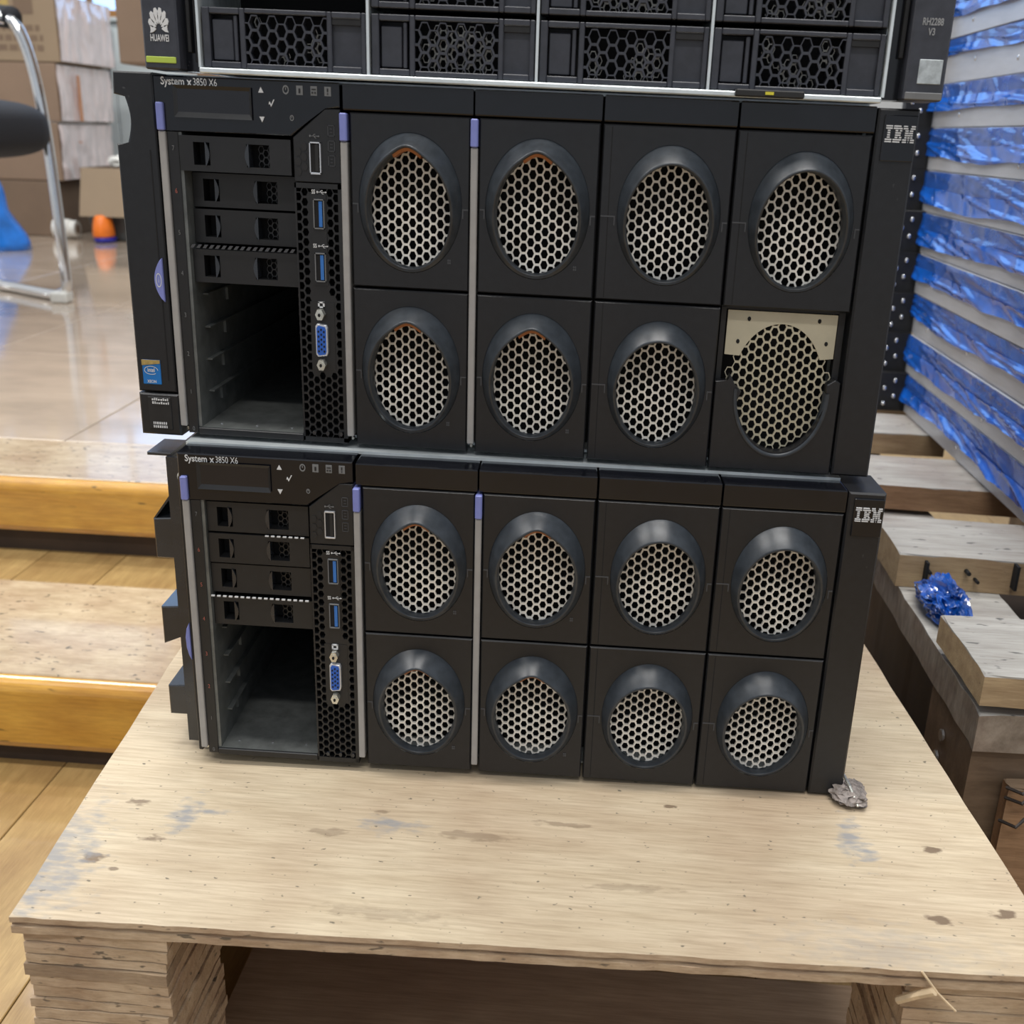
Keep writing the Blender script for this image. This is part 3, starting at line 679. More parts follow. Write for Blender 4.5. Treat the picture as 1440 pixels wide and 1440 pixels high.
        n = 14; pts = [(-.1507, .0905-.0205*k/n) for k in (0,n)]
        pts = [(-.1508-.0042*math.sin(math.pi*j/n)**.8, .0905-.0210*j/n) for j in range(n+1)]
        tb = pz('pull_tab', 'blue', le, pts, -.0022, .002, .0003)
        bm = bmesh.new(); N = 18; c_ = (-.1528,.0800)
        o1 = [bm.verts.new((c_[0]+.0034*.42*math.cos(2*math.pi*i/N), -.0024, c_[1]+.0034*math.sin(2*math.pi*i/N))) for i in range(N)]
        o2 = [bm.verts.new((c_[0]+.0029*.38*math.cos(2*math.pi*i/N), -.0024, c_[1]+.0029*math.sin(2*math.pi*i/N))) for i in range(N)]
        for i in range(N): bm.faces.new((o1[i],o1[(i+1)%N],o2[(i+1)%N],o2[i]))
        finish(bm, 'round_mark', 'white', tb)
        text('letter_i', 'i', .0038, (-.1528,-.0024,.0800), 'white', tb, .6)
        bd = bx('processor_badge', 'badge_blue', le, -.1655, -.1562, -.0012, 0, .0278, .0402, .0003)
        pz('badge_corner', 'gold', bd, [(-.1655,.0374),(-.1562,.0386),(-.1562,.0402),(-.1655,.0402)], -.0015, -.0010)
        bm = bmesh.new(); N = 22; c_ = (-.1609,.0350)
        o1 = [bm.verts.new((c_[0]+.0036*math.cos(2*math.pi*i/N), -.0014, c_[1]+.0022*math.sin(2*math.pi*i/N))) for i in range(N)]
        o2 = [bm.verts.new((c_[0]+.0033*math.cos(2*math.pi*i/N), -.0014, c_[1]+.0019*math.sin(2*math.pi*i/N))) for i in range(N)]
        for i in range(N-3): bm.faces.new((o1[i],o1[(i+1)%N],o2[(i+1)%N],o2[i]))
        finish(bm, 'badge_oval', 'white', bd)
        text('badge_print', 'intel', .0029, (-.1609,-.0014,.0351), 'white', bd, .75, True); text('badge_print', 'XEON', .0021, (-.1609,-.0014,.0293), 'white', bd, .8, True)
        bx('label_field', 'black', lo, -.1640, -.1520, -.0017, -.0010, .0048, .0215, .0002)
        bm = bmesh.new(); random.seed(3)
        for row, n in ((.0204,8),(.0186,8),(.0062,7),(.0080,7)):
            u = -.1618+random.uniform(0,.0006)
            for k in range(n):
                w_ = random.choice((.0005,.0006,.0008)); h_ = random.choice((.0004,.0006,.0006)); box(bm, u, u+w_, -.0020, -.0015, row-.0006, row-.0006+2*h_); u += w_+.00042
        finish(bm, 'label_print', 'white', lo)
    else:
        # bare rack bracket where the left ear is missing
        br = bx('rack_bracket', 'rack', Pp, -.1600, -.1575, .0150, .060, .0020, .1665)
        bx('bracket_lip', 'rack', br, -.1600, -.1508, .0135, .0150, .0020, .1660)
        pz('top_flange', 'rack', br, [(-.1700,.1660),(-.1575,.1660),(-.1575,.1676),(-.1700,.1676)], .0150, .040, .0003)
        for zt, zb, sl in ((.1318,.1100,.006), (.0818,.0600,0), (.0345,.0170,0)):
            bm = bmesh.new(); pts = [(-.1698,zb),(-.1600,zb+(.0045 if zb == .0600 else 0)),(-.1600,zt+.0008),(-.1698,zt)]
            prism(bm, pts, .0150, .046, .0006)
            if sl: prism(bm, [(-.1698,zt),(-.1688,zt),(-.1602,zt+.0115),(-.1602,zt+.0135)], .0160, .040)
            finish(bm, 'latch_hook', 'rack', br)
        cs = bx('chassis_lip', 'zinc', Pp, -.1520, -.1500, .0100, .0300, .0030, .1700)
        bm = bmesh.new(); cyl(bm, (-.1512,.0085,.1575), 'y', .0026, .002, 12, .7); finish(bm, 'white_clip', 'white_pl', cs)
        pz('pull_tab', 'blue', Pp, [(-.1502,.0800),(-.1518,.0765),(-.1526,.0715),(-.1524,.0655),(-.1514,.0610),(-.1502,.0585)], .0010, .006, .0003)
        bx('side_post', 'carrier', Pp, -.1505, -.1482, .0022, .010, .0035, .1600, .0004)
    return root
low = make_server('rack_server', (.00689,-.01894,0), .0307, False, 'lower black rack server standing directly on the plywood pallet, all eight fan covers whole')
upp = make_server('rack_server', (0,0,.1731), 0, True, 'upper black rack server with one broken fan cover showing cream metal at lower right')
# ------------------------------------------------------------------ the drive server lying on top (only its lower part is in view)
SHEAR = (.0175, .08)
top = tag(empty('storage_server', (0,0,.3456)), 'dark grey storage server with honeycomb drive trays lying on top of the upper rack server', 'server')
B0 = .3456
bm = bmesh.new(); x0,x1,y0,y1,z0,z1,t = -.1262,.1795,.003,.55,.0016,.0885,.0012
for a in ((x0,x1,y0,y1,z0,z0+t),(x0,x1,y0,y1,z1-t,z1),(x0,x0+t,y0,y1,z0+t,z1-t),(x1-t,x1,y0,y1,z0+t,z1-t),(x0,x1,y1-t,y1,z0+t,z1-t)): box(bm, *a)
finish(bm, 'metal_case', 'zinc', top)
bx('front_rail', 'zinc', top, -.1258, .1785, -.0030, .003, .0014, .0038, .0005)
bx('case_liner', 'void', top, -.125, .178, .06, .064, .003, .087)
for u in (-.0482, .0274, .1032, .1790, -.1255): bx('column_divider', 'zinc', top, u-.0006, u+.0006, -.0020, .05, .0038, .086)
TR = [(-.1242,-.0494), (-.0470,.0262), (.0284,.1022), (.1042,.1778)]
def tray(u0, u1, v0, v1):
    L0,L1,M0,M1,R0,R1 = u0+.0034,u0+.0172,u0+.0196,u0+.0570,u0+.0592,u1-.0022
    bm = bmesh.new(); f = .0026
    for a in ((u0,L0,v0,v1),(L1,M0,v0,v1),(M1,R0,v0,v1),(R1,u1,v0,v1),(L0,L1,v0,v0+f),(L0,L1,v1-f,v1),(R0,R1,v0,v0+f),(R0,R1,v1-f,v1),(M0,M1,v0,v0+.0022),(M0,M1,v1-.0020,v1)): box(bm, a[0],a[1],0,.012,a[2],a[3],.0004)
    t = finish(bm, 'drive_tray', 'h_plastic', top)
    bx('latch_button', 'h_plastic', t, L0+.0006, L1-.0036, .0022, .010, v0+f+.0006, v1-f-.0020, .0004)
    bx('latch_lever', 'h_plastic', t, L1-.0030, L1-.0012, .0010, .010, v0+f+.0004, v1-f-.0004, .0003)
    bx('latch_recess', 'black', t, L0, L1, .009, .011, v0+f, v1-f)
    bx('label_pocket', 'h_plastic', t, R0, R1, .0030, .010, v0+f, v1-f)
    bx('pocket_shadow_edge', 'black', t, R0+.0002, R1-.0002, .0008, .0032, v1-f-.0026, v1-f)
    pv = .0063; bm = bmesh.new()
    cells = hexcells(M0+.0002, M1+.0002, v0+.0036, v1-.0036, pv)
    honeycomb(bm, cells, pv, .81, .0006, .0046); finish(bm, 'tray_honeycomb', 'h_plastic', t)
    bm = bmesh.new(); pv2 = .0040
    cells = [c for c in hexcells(M0+.004, M1-.004, v0+.004, v1-.004, pv2)]
    cells = [c for c in cells if noise.noise(Vector((c[0]*90, c[1]*90, u0*50))) > (.22 if u0 < -.1 else .0)]
    honeycomb(bm, cells, pv2, .78, .0072, .0082); finish(bm, 'inner_grille', 'grille', t)
    bx('tray_back', 'void', t, M0, M1, .0100, .0108, v0+.001, v1-.001)
    return t
for r_ in range(3):
    for c_ in range(4):
        v0 = .0042+r_*.0275; v1 = v0+.0250
        if r_ == 1 and c_ == 0:
            bx('empty_bay_bar', 'black', top, TR[0][0], TR[0][1], .012, .02, v0+.010, v0+.014); continue
        tray(TR[c_][0], TR[c_][1], v0, v1)
le = bx('left_ear', 'h_plastic', top, -.1500, -.1338, -.0050, .020, .0020, .088, .0008)
bx('lime_bar', 'lime', le, -.1490, -.1352, -.0056, -.0048, .0048, .0074, .0002)
bm = bmesh.new(); cx, cz = -.1420, .0200
for k in range(8):
    a = math.radians(-2+ (k-3.5)*25.5 + 0); dirv = Vector((math.sin(a), math.cos(a))); nrm = Vector((dirv.y,-dirv.x))
    L_ = .0088 if abs(k-3.5) < 2 else (.0080 if abs(k-3.5) < 3 else .0062)
    pts = []
    for s_, wd in ((.0022,.0002),(.0045,.0013),(.0068,.0016),(L_,.0007)): pts.append((s_, wd))
    ring = [(cx+(dirv.x*s_+nrm.x*wd)*.62, cz-.0012+dirv.y*s_+nrm.y*wd) for s_, wd in pts]+[(cx+(dirv.x*s_-nrm.x*wd)*.62, cz-.0012+dirv.y*s_-nrm.y*wd) for s_, wd in reversed(pts)]
    prism(bm, list(reversed(ring)), -.0056, -.0049)
finish(bm, 'petal_emblem', 'white', le)
text('brand_print', 'HUAWEI', .0040, (-.1420,-.0054,.0150), 'white', le, .56, True)
bx('ear_recess', 'gloss', top, -.1338, -.1256, .004, .020, .0020, .088)
bx('recess_slot', 'black', top, -.1318, -.1300, .001, .006, .010, .085, .0003); bx('recess_slot', 'black', top, -.1288, -.1276, .002, .006, .006, .085, .0003)
bx('ear_recess', 'gloss', top, .1796, .1872, .004, .020, .0030, .088)
bx('recess_slot', 'black', top, .1842, .1862, .001, .006, .020, .085, .0003)
re = bx('right_ear', 'h_plastic', top, .1868, .2035, -.0050, .020, .0030, .088, .0008)
text('model_print', 'RH2288', .0040, (.1950,-.0054,.0342), 'mid', re, .66, True); text('model_print', 'V3', .0040, (.1950,-.0054,.0303), 'mid', re, .66, True)
bx('silver_sticker', 'holo', re, .1918, .2016, -.0055, -.0049, .0098, .0196, .0002)
bx('ear_foot', 'dim', re, .1874, .2030, -.0058, -.0045, .0034, .0064, .0003)
pt = bx('pull_out_tag', 'black', top, .1150, .1445, -.0080, .002, .0016, .0046, .0005)
bx('tag_mark', 'yellow', pt, .1276, .1312, -.0086, -.0078, .0026, .0038)
SHEAR = None
# ------------------------------------------------------------------ weathered pallet on the right
wp = tag(empty('wooden_pallet', (.30,.06,ZF)), 'weathered timber pallet with nail-holed planks under the silver chassis stack', 'pallet')
def plank(name, pts, z0, z1, mats=('weather','sawn')):
    bm = bmesh.new(); P_ = []
    for k in range(4):
        a = Vector(pts[k]); b = Vector(pts[(k+1)%4]); d = b-a; nn = Vector((-d.y,d.x)).normalized(); n = max(2, int(d.length/.012))
        for j in range(n):
            p = a+d*(j/n); P_.append(tuple(p+nn*(.0022*abs(noise.noise(Vector((p.x*35,p.y*35,z1*80)))) if j else 0)))
    slab(bm, P_, z0, z1, 0, 1, .0012); return W(finish(bm, name, None, wp, mats=list(mats)))
ZT = .0395
A = plank('deck_plank', [(.2955,.062),(.80,.045),(.80,.140),(.2945,.146)], ZT-.0200, ZT)
B = plank('deck_plank', [(.2960,.255),(.80,.222),(.80,.300),(.2955,.345)], ZT-.0265, ZT)
C = plank('deck_plank', [(.2960,.428),(.4425,.419),(.4400,.520),(.2960,.528)], ZT-.0220, ZT, ('weather','sawn_b'))
D = plank('deck_plank', [(.2960,.615),(.4340,.612),(.4330,.700),(.2960,.705)], ZT-.0230, ZT, ('weather','sawn'))
E_ = plank('deck_plank', [(.2960,.790),(.80,.786),(.80,.860),(.2960,.866)], ZT-.0230, ZT, ('weather','sawn'))
plank('broken_slat', [(.2970,.352),(.4030,.346),(.3700,.398),(.2970,.415)], ZT-.036, ZT-.027, ('sawn_b','sawn_b'))
plank('side_stringer', [(.2975,.064),(.372,.064),(.372,.90),(.2975,.90)], -.0125, ZT-.0270, ('weather','sawn_y'))
plank('end_board', [(.374,.070),(.80,.055),(.80,.090),(.374,.104)], -.0125, ZT-.0205, ('weather','sawn'))
plank('cross_stringer', [(.62,.106),(.72,.106),(.72,.90),(.62,.90)], -.0125, ZT-.0270, ('weather','sawn_y'))
plank('bottom_board', [(.39,.21),(.62,.21),(.62,.77),(.39,.77)], ZF+.0005, ZF+.014, ('riser_shade','riser_shade'))  # dark board added over the floor, its colour standing in for shade
plank('shade_board', [(.372,.152),(.390,.152),(.390,.78),(.372,.78)], ZF+.0005, -.0135, ('riser_shade','riser_shade'))  # added near-black board, painted as the shaded hollow under the pallet
plank('corner_block', [(.2990,.068),(.420,.068),(.420,.150),(.2990,.150)], ZF+.0005, -.0135, ('block','block'))
plank('corner_block', [(.3000,.78),(.39,.78),(.39,.90),(.3000,.90)], ZF+.0005, -.0135, ('block','block'))
plank('corner_block', [(.63,.108),(.72,.108),(.72,.20),(.63,.20)], ZF+.0005, -.0135, ('block','block'))
plank('corner_block', [(.63,.78),(.72,.78),(.72,.90),(.63,.90)], ZF+.0005, -.0135, ('block','block'))
plank('front_board', [(.3185,.054),(.80,.042),(.80,.056),(.3195,.066)], -.150, -.030, ('block','sawn_b'))
for px_, py_, z_, d in ((.3175,.055,-.0300,(.011,-.010,.006)),(.3178,.055,-.0370,(.012,-.010,.007)),(.3170,.055,-.0530,(.012,-.010,.006))):
    bm = bmesh.new(); tube(bm, [(px_,py_,z_),(px_+d[0]*.5,py_+d[1],z_+d[2]*.4),(px_+d[0],py_+d[1]*.6,z_+d[2])], .0011, 6); W(finish(bm, 'bent_nail', 'rust', wp))
for (x,y,z,r_) in ((.345,.245,ZT-.010,.0016),(.352,.244,ZT-.016,.0013),(.395,.2405,ZT-.014,.0014),(.430,.238,ZT-.012,.0014),(.318,.2475,ZT-.012,.0014),(.345,.054,ZT-.010,.0014)):
    bm = bmesh.new(); cyl(bm, (x,y,z), 'y', r_, .02, 8); W(finish(bm, 'nail_hole', 'void', wp))
for a in ((.3145,.3165,.2478,.262,ZT-.024,ZT-.004), (.3775,.3795,.2415,.26,ZT-.020,ZT-.001)): W(bx('staple_slot', 'void', wp, *a))
bm = bmesh.new(); pts = [(.2985,.160),(.2985,.120)]
for k in range(2): cyl(bm, (.2992,.118+k*.004,-.034-k*.018), 'x', .004, -.0016, 12)
W(finish(bm, 'block_staple', 'screw', wp))
# ------------------------------------------------------------------ stack of film-wrapped flat chassis on that pallet
H = .0437; Z0 = ZT+.0006
ordn = ['lowest', 'second lowest', 'third from the bottom', 'fourth from the bottom', 'fifth from the bottom', 'sixth from the bottom', 'seventh from the bottom', 'eighth from the bottom', 'ninth from the bottom', 'topmost']
random.seed(11)
def chassis(i):
    z0 = Z0+i*H; z1 = z0+H-.0006
    ye = .715+.0085*i+random.uniform(-.006,.006); xs = .415+random.uniform(-.0012,.0012); yn = .135+random.uniform(-.006,.006)
    root = tag(empty('flat_chassis', (xs, (yn+ye)/2, z0)), 'pale silver chassis in blue film, %s of the stack' % ordn[i], 'chassis', 'film-wrapped silver chassis in the stack')
    def Q(o): o.location = -root.location; return o
    bm = bmesh.new(); box(bm, xs, xs+.33, yn, ye, z0, z1, .0007); Q(finish(bm, 'chassis_body', 'chassis_al', root))
    # raised cover edge
    bm = bmesh.new(); box(bm, xs-.0004, xs+.33, yn+.004, ye-.03, z1-.0150, z1-.0140); Q(finish(bm, 'cover_edge', 'chassis_al', root))
    sd = random.uniform(0,50)
    cov = (.62,.66,.56,.60,.70,.74,.66,.58,.40,.52)[i]
    def film(name, m, t0, t1, out, yA, yB, amp):
        bm = bmesh.new(); ny, nt = 130, 10; g = []
        for a in range(ny+1):
            y = yA+(yB-yA)*a/ny; row = []
            low = cov*(1+.26*noise.noise(Vector((y*4.2+3, sd+4, 0)))+.10*noise.noise(Vector((y*15, sd+9, 0))))
            for b in range(nt+1):
                s_ = t0+(t1-t0)*b/nt; z = z1-.0003-H*s_*low
                q = y*1.0+s_*.05
                r1 = noise.noise(Vector((q*9, s_*1.6+sd, 1.5)))
                f1 = 1-abs(noise.noise(Vector((q*11+s_*.9, s_*.8+sd, 4.2))))*2.4
                f2 = 1-abs(noise.noise(Vector((q*24-s_*.7, s_*.5+sd, 9.1))))*3.0
                x = xs-out-amp*(.5+.5*r1)*s_-amp*.8*max(0,f1)**2*(.25+.75*s_)-amp*.30*max(0,f2)**2-amp*.55*max(0,1-abs(noise.noise(Vector((q*7+s_*1.4, s_*1.1+sd, 2.7))))*9)
                row.append(bm.verts.new((x,y,z)))
            g.append(row)
        for a in range(ny):
            for b in range(nt): bm.faces.new((g[a][b],g[a+1][b],g[a+1][b+1],g[a][b+1]))
        return Q(finish(bm, name, m, root, True))
    film('film_sheet', 'film', 0, .62, .0008, yn, ye+.012, .0026)
    film('film_fold', 'film_hem', .50, 1., .0012, yn, ye+.004, .0036)
    # black mounting ear with bright screws at the far end
    ear = bx('mounting_ear', 'black', root, xs-.030, xs+.002, ye+.002, ye+.016, z0, z1+.0005); Q(ear)
    for k in range(4):
        bm = bmesh.new(); bmesh.ops.create_uvsphere(bm, u_segments=8, v_segments=6, radius=.0030, matrix=Matrix.Translation((xs-.0235+(k%2)*.010+random.uniform(-.001,.001), ye+.001, z0+.008+.009*k))@Matrix.Diagonal((.75,.5,1,1)))
        finish(bm, 'ear_screw', 'screw', ear, True)
    for y in (.36+random.uniform(-.02,.02), .50+random.uniform(-.04,.04), .66+random.uniform(-.01,.02)):
        bm = bmesh.new(); bmesh.ops.create_uvsphere(bm, u_segments=8, v_segments=6, radius=.0026, matrix=Matrix.Translation((xs, y, z0+.010+random.uniform(0,.012)))@Matrix.Diagonal((.4,1,1,1)))
        Q(finish(bm, 'side_rivet', 'screw', root, True))
for i in range(10): chassis(i)
# ------------------------------------------------------------------ small scraps
def crumple(name, m, c, size, seed, sub=4, amp=.45, parent=None):
    bm = bmesh.new(); bmesh.ops.create_icosphere(bm, subdivisions=sub, radius=1)
    for v in bm.verts:
        p = v.co.copy(); q = p+Vector((seed,seed*.7,-seed))
        k = 1+amp*.55*noise.noise(q*1.3)
        d = Vector((noise.noise(q*2.1+Vector((9,0,0))), noise.noise(q*2.1+Vector((0,9,0))), noise.noise(q*2.1+Vector((0,0,9)))))*amp*.55
        r1 = (abs(noise.noise(q*3.1))-.25)*amp*.9+(abs(noise.noise(q*7.3))-.2)*amp*.4
        w = p*(k-r1)+d
        v.co = Vector((c[0]+w.x*size[0], c[1]+w.y*size[1], max(c[2]-size[2]*.85, c[2]+w.z*size[2])))
    zmin = min(v.co.z for v in bm.verts); d = c[2]-size[2]*.9-zmin
    return finish(bm, name, m, parent, False)
o = crumple('film_scrap', 'scrap', (.3165,.207,.0240), (.0145,.029,.0115), 3.3, 5, .55); tag(o, 'crumpled scrap of blue plastic film lying on the weathered pallet', 'plastic scrap')
tw = tag(empty('crumpled_tape', (.206,-.014,0)), 'crumpled grey tape with a thin metal sliver at the corner of the lower server', 'tape scrap')
a = crumple('tape_wad', 'greytape', (0,0,.0036), (.0095,.0115,.0040), 8.1, 4, .6, tw)
bm = bmesh.new(); tube(bm, [(-.0030,.009,.0120),(.0000,-.002,.0088),(.0030,-.0115,.0030)], .0008, 6); finish(bm, 'metal_sliver', 'nickel', tw)
bm = bmesh.new(); tube(bm, [(.2050,-.1350,-.0200),(.2105,-.1385,-.0135),(.2165,-.1425,-.0070)], .0018, 7); o = finish(bm, 'wood_splinter', 'splinter', None); tag(o, 'thick pale wood splinter jutting from the front right block of the plywood pallet', 'splinter')
bm = bmesh.new(); tube(bm, [(.2110,-.1394,.0003),(.2180,-.1420,-.008),(.2260,-.1440,-.0150)], .0005, 5); o = finish(bm, 'wood_splinter', 'splinter', None); tag(o, 'hair-thin pale splinter hanging over the front edge of the plywood pallet', 'splinter')
# ------------------------------------------------------------------ chair on the platform
ch = tag(empty('visitor_chair', (-1.2,1.45,ZP)), 'black cushioned chair with a bent chrome tube frame on the tiled platform', 'chair')
def side(y, yb):
    pts = [(-1.46,yb,.50),(-1.30,yb-.01,.525),(-1.13,y,.513),(-1.085,y,.507),(-1.066,y,.468),(-1.052,y,.40),(-1.043,y,.30),(-1.038,y,.16),(-1.0355,y,.03),(-1.036,y,-.004),(-1.055,y+.008,-.0175),(-1.09,y+.026,-.0190),(-1.272,yb,-.0190),(-1.50,yb+.05,-.0190)]
    bm = bmesh.new(); tube(bm, smooth_path(pts, 2), .0125, 12, .8); t = finish(bm, 'chrome_frame', 'chrome', ch, True); W(t)
    bm = bmesh.new(); tube(bm, smooth_path([(-1.45,yb,.512),(-1.28,yb-.005,.532),(-1.085,y,.510)], 2), .0205, 10, .9); W(finish(bm, 'armrest_pad', 'fabric', ch, True))
    bm = bmesh.new(); box(bm, -1.066, -1.030, y-.020, y+.014, ZP+.0004, -.008, .005, 2); W(finish(bm, 'foot_glide', 'white_pl', ch))
side(1.655, 1.80); side(1.20, 1.345)
def cushion(name, c, h, parent, e=3.2):
    bm = bmesh.new(); nu, nv = 36, 20; g = []
    sg = lambda v, p: math.copysign(abs(v)**p, v)
    for a in range(nv+1):
        ph = -math.pi/2+math.pi*a/nv; row = []
        for b in range(nu):
            th = 2*math.pi*b/nu
            row.append(bm.verts.new((c[0]+h[0]*sg(math.cos(ph),.42)*sg(math.cos(th),2/e), c[1]+h[1]*sg(math.cos(ph),.42)*sg(math.sin(th),2/e), c[2]+h[2]*sg(math.sin(ph),.62))))
        g.append(row)
    for a in range(nv):
        for b in range(nu): bm.faces.new((g[a][b],g[a][(b+1)%nu],g[a+1][(b+1)%nu],g[a+1][b]))
    bmesh.ops.remove_doubles(bm, verts=bm.verts[:], dist=.0002)
    return W(finish(bm, name, 'fabric', parent, True))
cushion('seat', (-1.215,1.44,.309), (.236,.190,.054), ch, 4)
cushion('backrest', (-1.46,1.50,.66), (.035,.19,.20), ch)
bm = bmesh.new(); tube(bm, [(-1.50,1.85,-.019),(-1.50,1.395,-.019)], .0125, 10); W(finish(bm, 'cross_tube', 'chrome', ch))
bm = bmesh.new(); tube(bm, [(-1.20,1.66,.262),(-1.20,1.23,.262)], .010, 8); W(finish(bm, 'seat_tube', 'chrome', ch))
for yy in (1.345,1.80):
    bm = bmesh.new(); tube(bm, smooth_path([(-1.46,yy,.50),(-1.49,yy,.56),(-1.475,yy-.02,.80)],1), .0115, 8); W(finish(bm, 'back_tube', 'chrome', ch))
# ------------------------------------------------------------------ wrapped cartons and the clutter behind the chair
edges = [ZP, .1425, .3195, .4925, .6900]; cx = [-1.672,-1.652,-1.640,-1.622]
lab = ['lowest brown carton of the film-wrapped stack behind the chair, standing on the tiles', 'second carton up in the stack, its side wrapped in pinkish clear film', 'third carton up in the stack, orange tape under the clear film', 'top carton of the stack behind the chair, printed and film-wrapped']
for i in range(4):
    z0, z1 = edges[i]+.0006, edges[i+1]-.0015; x1 = cx[i]; x0 = x1-.62; yb = 2.93; yk = 3.30
    r_ = tag(empty('carton', ((x0+x1)/2, (yb+yk)/2, z0)), lab[i], 'box', 'cartons stacked behind the chair')
    def Q(o, r_=r_): o.location = -r_.location; return o
    Q(bx('carton_body', ('cardboard_d','cardboard','cardboard','cardboard_l')[i], r_, x0, x1, yb, yk, z0, z1, .004, 2))
    Q(bx('tape_strip', 'cardboard_l', r_, (x0+x1)/2-.025, (x0+x1)/2+.025, yb-.001, yb+.002, z0+.005, z1-.005))
    if i:
        bm = bmesh.new(); ny, nz = 40, 16; g = []
        for a in range(ny+1):
            row = []
            for b in range(nz+1):
                y = yb-.006+(yk-yb+.006)*a/ny; z = z0+.004+(z1-z0-.008)*b/nz
                e = .004+.010*abs(noise.noise(Vector((y*22,z*9,i*7.)))) + .006*abs(noise.noise(Vector((y*50,z*30,i*7.))))
                row.append(bm.verts.new((x1+e, y, z)))
            g.append(row)
        for a in range(ny):
            for b in range(nz): bm.faces.new((g[a][b],g[a+1][b],g[a+1][b+1],g[a][b+1]))
        Q(finish(bm, 'clear_wrap', 'wrap', r_, True))
    if i in (1,2):
        bm = bmesh.new(); y = 3.03; box(bm, x1+.0165, x1+.0178, y, y+.02, z0+.004 if i == 2 else z1-.06, z1-.03 if i == 2 else z1-.055); Q(finish(bm, 'orange_tape', 'tape', r_))
    if i == 3:
        bm = bmesh.new(); random.seed(5)
        for row in range(3):
            u = x0+.33
            while u < x1-.05:
                w_ = random.uniform(.010,.030); box(bm, u, u+w_, yb-.0012, yb+.001, .525+row*.028, .525+row*.028+.016); u += w_+.008
        pr = Q(finish(bm, 'carton_print', 'cardboard_d', r_)); pr['kind'] = 'stuff'
        Q(bx('printed_panel', 'cardboard_d', r_, x1-.13, x1-.07, yb-.0012, yb+.001, .628, .688))
        Q(bx('parcel_tape', 'gold', r_, x1-.18, x1-.145, yb-.0016, yb+.002, .60, .688))
# plastic bin with an open carton on it
bn = tag(empty('plastic_bin', (-1.42,3.0,ZP)), 'dark grey plastic bin on the tiles beneath the open carton', 'bin')
bm = bmesh.new(); prism(bm, [(-1.535,ZP+.0006),(-1.30,ZP+.0006),(-1.28,.070),(-1.555,.070)], 2.86, 3.16, .004); W(finish(bm, 'bin_body', 'bin', bn))
bm = bmesh.new(); box(bm, -1.562,-1.274,2.85,3.17,.0702,.079,.003); W(finish(bm, 'bin_rim', 'bin', bn))
oc = tag(empty('open_carton', (-1.43,3.0,.08)), 'open brown carton with its front flap hanging down over the grey bin', 'box')
bm = bmesh.new()
for a in ((-1.555,-1.28,2.845,2.85),(-1.555,-1.28,3.15,3.155),(-1.555,-1.55,2.85,3.15),(-1.285,-1.28,2.85,3.15)): box(bm, a[0],a[1],a[2],a[3],.0798,.19)
box(bm, -1.555,-1.28,2.845,3.155,.0796,.083); W(finish(bm, 'carton_body', 'cardboard_d', oc))
bm = bmesh.new(); bmesh.ops.create_cube(bm, size=1); 
for v in bm.verts:
    t = v.co.z+.5; v.co = Vector((-1.468+(v.co.x)*(.160), 2.80+.043*t+v.co.y*.006, .048+.142*t))
W(finish(bm, 'front_flap', 'cardboard_l', oc))
o = crumple('paper_wad', 'white_pl', (-1.47,2.98,.205), (.050,.04,.022), 2.2, 3, .4); tag(o, 'white crumpled paper poking out of the open carton', 'paper')
# orange cup-like cap on a navy base
cp = tag(empty('orange_cap', (-1.483,2.815,ZP)), 'bright orange plastic cap with a navy base lying on the shiny tiles', 'plastic cap')
def lathe(prof, c, sx=SQ, n=24, name='', m='', parent=None):
    bm = bmesh.new(); g = []
    for r_, z in prof: g.append([bm.verts.new((c[0]+r_*sx*math.cos(2*math.pi*k/n), c[1]+r_*math.sin(2*math.pi*k/n), c[2]+z)) for k in range(n)])
    for a in range(len(g)-1):
        for k in range(n): bm.faces.new((g[a][k],g[a][(k+1)%n],g[a+1][(k+1)%n],g[a+1][k]))
    bm.faces.new(g[0]); bm.faces.new(list(reversed(g[-1])))
    return finish(bm, name, m, parent, True)
lathe([(.036,.0006),(.042,.004),(.043,.014),(.040,.016)], (.004,0,0), name='navy_base', m='cup_blue', parent=cp)
lathe([(.038,.0162),(.042,.020),(.040,.045),(.034,.070),(.027,.080),(.018,.083)], (0,0,0), name='orange_shell', m='cup_orange', parent=cp)
tr = tag(empty('tape_roll', (-1.63,2.88,ZP)), 'white roll of tape lying on its side by the lowest carton', 'tape roll')
bm = bmesh.new(); cyl(bm, (-.040,0,.0310), 'x', .030, .050, 24); cyl(bm, (.0102,0,.0310), 'x', .026, .022, 24); finish(bm, 'roll_body', 'white_pl', tr, False)
bm = bmesh.new(); cyl(bm, (.0315,0,.0310), 'x', .014, .002, 16); finish(bm, 'roll_core', 'cardboard', tr)
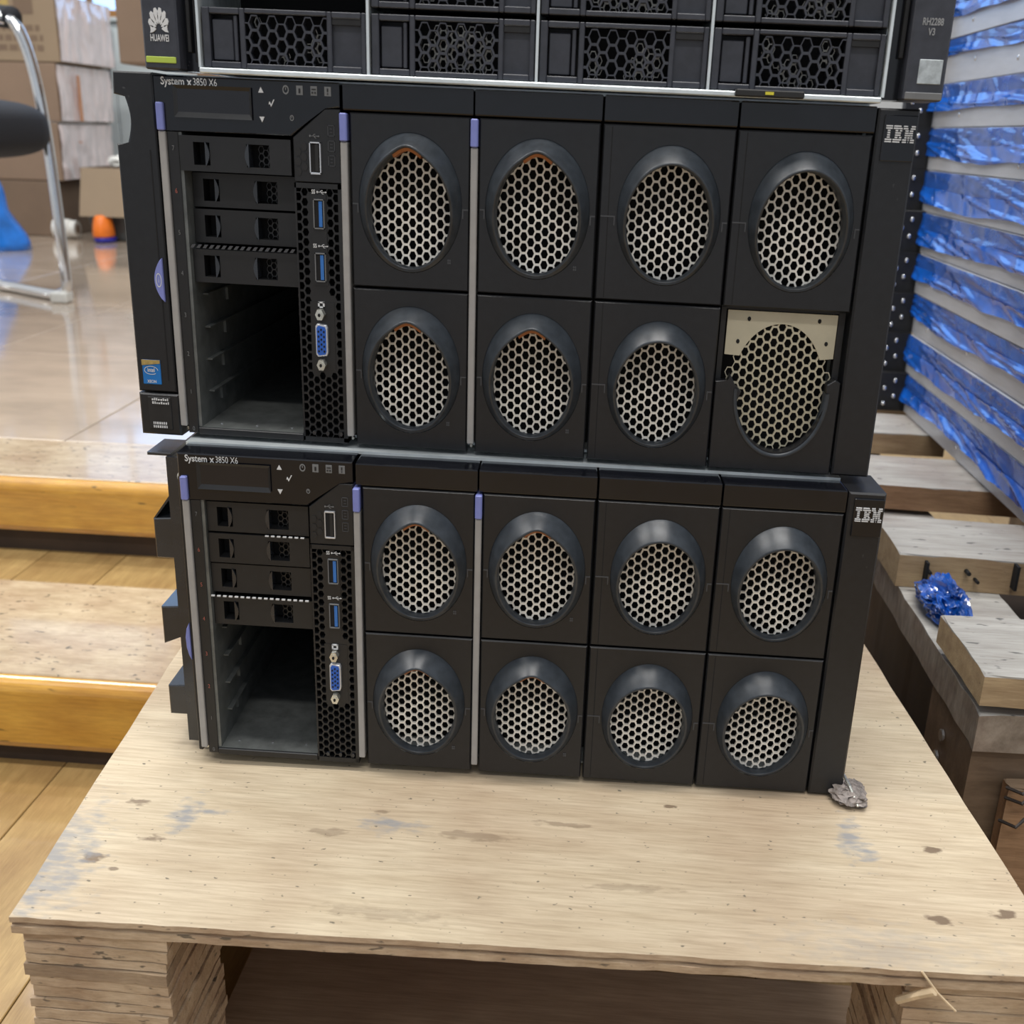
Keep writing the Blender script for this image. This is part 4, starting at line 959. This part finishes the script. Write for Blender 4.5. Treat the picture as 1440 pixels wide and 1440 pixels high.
# blue bag leaning at the left
bm = bmesh.new(); g = []; n = 22
for a in range(15):
    t = a/14; z = ZP+.0006+.30*t; rx = .115*(1-.78*t)+.004; ry = .08*(1-.7*t)+.004; row = []
    for k in range(n):
        an = 2*math.pi*k/n; e = 1+.16*noise.noise(Vector((math.cos(an)*2.2,math.sin(an)*2.2,t*4)))
        row.append(bm.verts.new((-1.700-.03*t+rx*e*math.cos(an), 2.53+ry*e*math.sin(an), z)))
    g.append(row)
for a in range(14):
    for k in range(n): bm.faces.new((g[a][k],g[a][(k+1)%n],g[a+1][(k+1)%n],g[a+1][k]))
bm.faces.new(g[0]); bm.faces.new(list(reversed(g[-1])))
o = finish(bm, 'plastic_bag', 'bag', None, True); tag(o, 'shiny blue plastic bag slumped on the tiles under the chair', 'bag')
# pale cabinet, blue notice board and the cartons further right
cb = tag(empty('metal_cabinet', (-1.5,3.75,ZP)), 'pale grey metal cabinet standing behind the carton stack', 'cabinet')
bm = bmesh.new(); box(bm, -1.84,-1.10,3.60,3.90,ZP+.0006,.665,.004); W(finish(bm, 'cabinet_body', 'cabinet', cb))
for a in ((-1.832,-1.742),(-1.738,-1.11)):
    d = W(bx('cabinet_door', 'cabinet', cb, a[0], a[1], 3.588, 3.5995, .0, .64, .002))
    bx('door_handle', 'rack', d, a[1]-.022, a[1]-.012, 3.576, 3.589, .44, .54, .002)
W(bx('cabinet_top_lip', 'cabinet', cb, -1.85,-1.09,3.58,3.91,.6655,.680,.002))
sb = tag(empty('carton', (-.55,1.78,ZP)), 'tall brown carton on the platform hidden behind the servers', 'box')
bm = bmesh.new(); box(bm, -.715,-.40,1.61,1.95,ZP+.0006,.4285,.004); o = finish(bm, 'carton_body', 'cardboard', sb); W(o); W(bx('tape_strip', 'cardboard_l', sb, -.58,-.54,1.6085,1.612,ZP+.01,.42))
tb = tag(empty('carton', (-.62,1.78,.43)), 'brown carton rising beside the emblem ear of the topmost server', 'box')
bm = bmesh.new(); box(bm, -.858,-.42,1.60,1.96,.4300,.80,.005,2); o = finish(bm, 'carton_body', 'cardboard', tb); W(o); W(bx('tape_strip', 'cardboard_l', tb, -.62,-.58,1.5985,1.602,.44,.79))
# ------------------------------------------------------------------ ceiling tube fittings (the lamps themselves; the last is added to brighten the back)
for k, (x,y) in enumerate(((.1,-.25),(.1,1.1),(-1.9,-.25),(-1.9,1.6),(.1,-1.7),(-1.3,2.75))):
    r_ = tag(empty('ceiling_lamp', (x,y,2.56)), 'long white ceiling tube lamp %s' % ('straight above the servers','behind and above the servers','above the floor far left of the pallet','above the chair on the platform','above the floor in front of the pallet','added above the carton stack to brighten it')[k], 'lamp', 'ceiling tube lamps')
    bx('lamp_tray', 'white_pl', r_, -.78,.78,-.10,.10,.02,.06,.004)
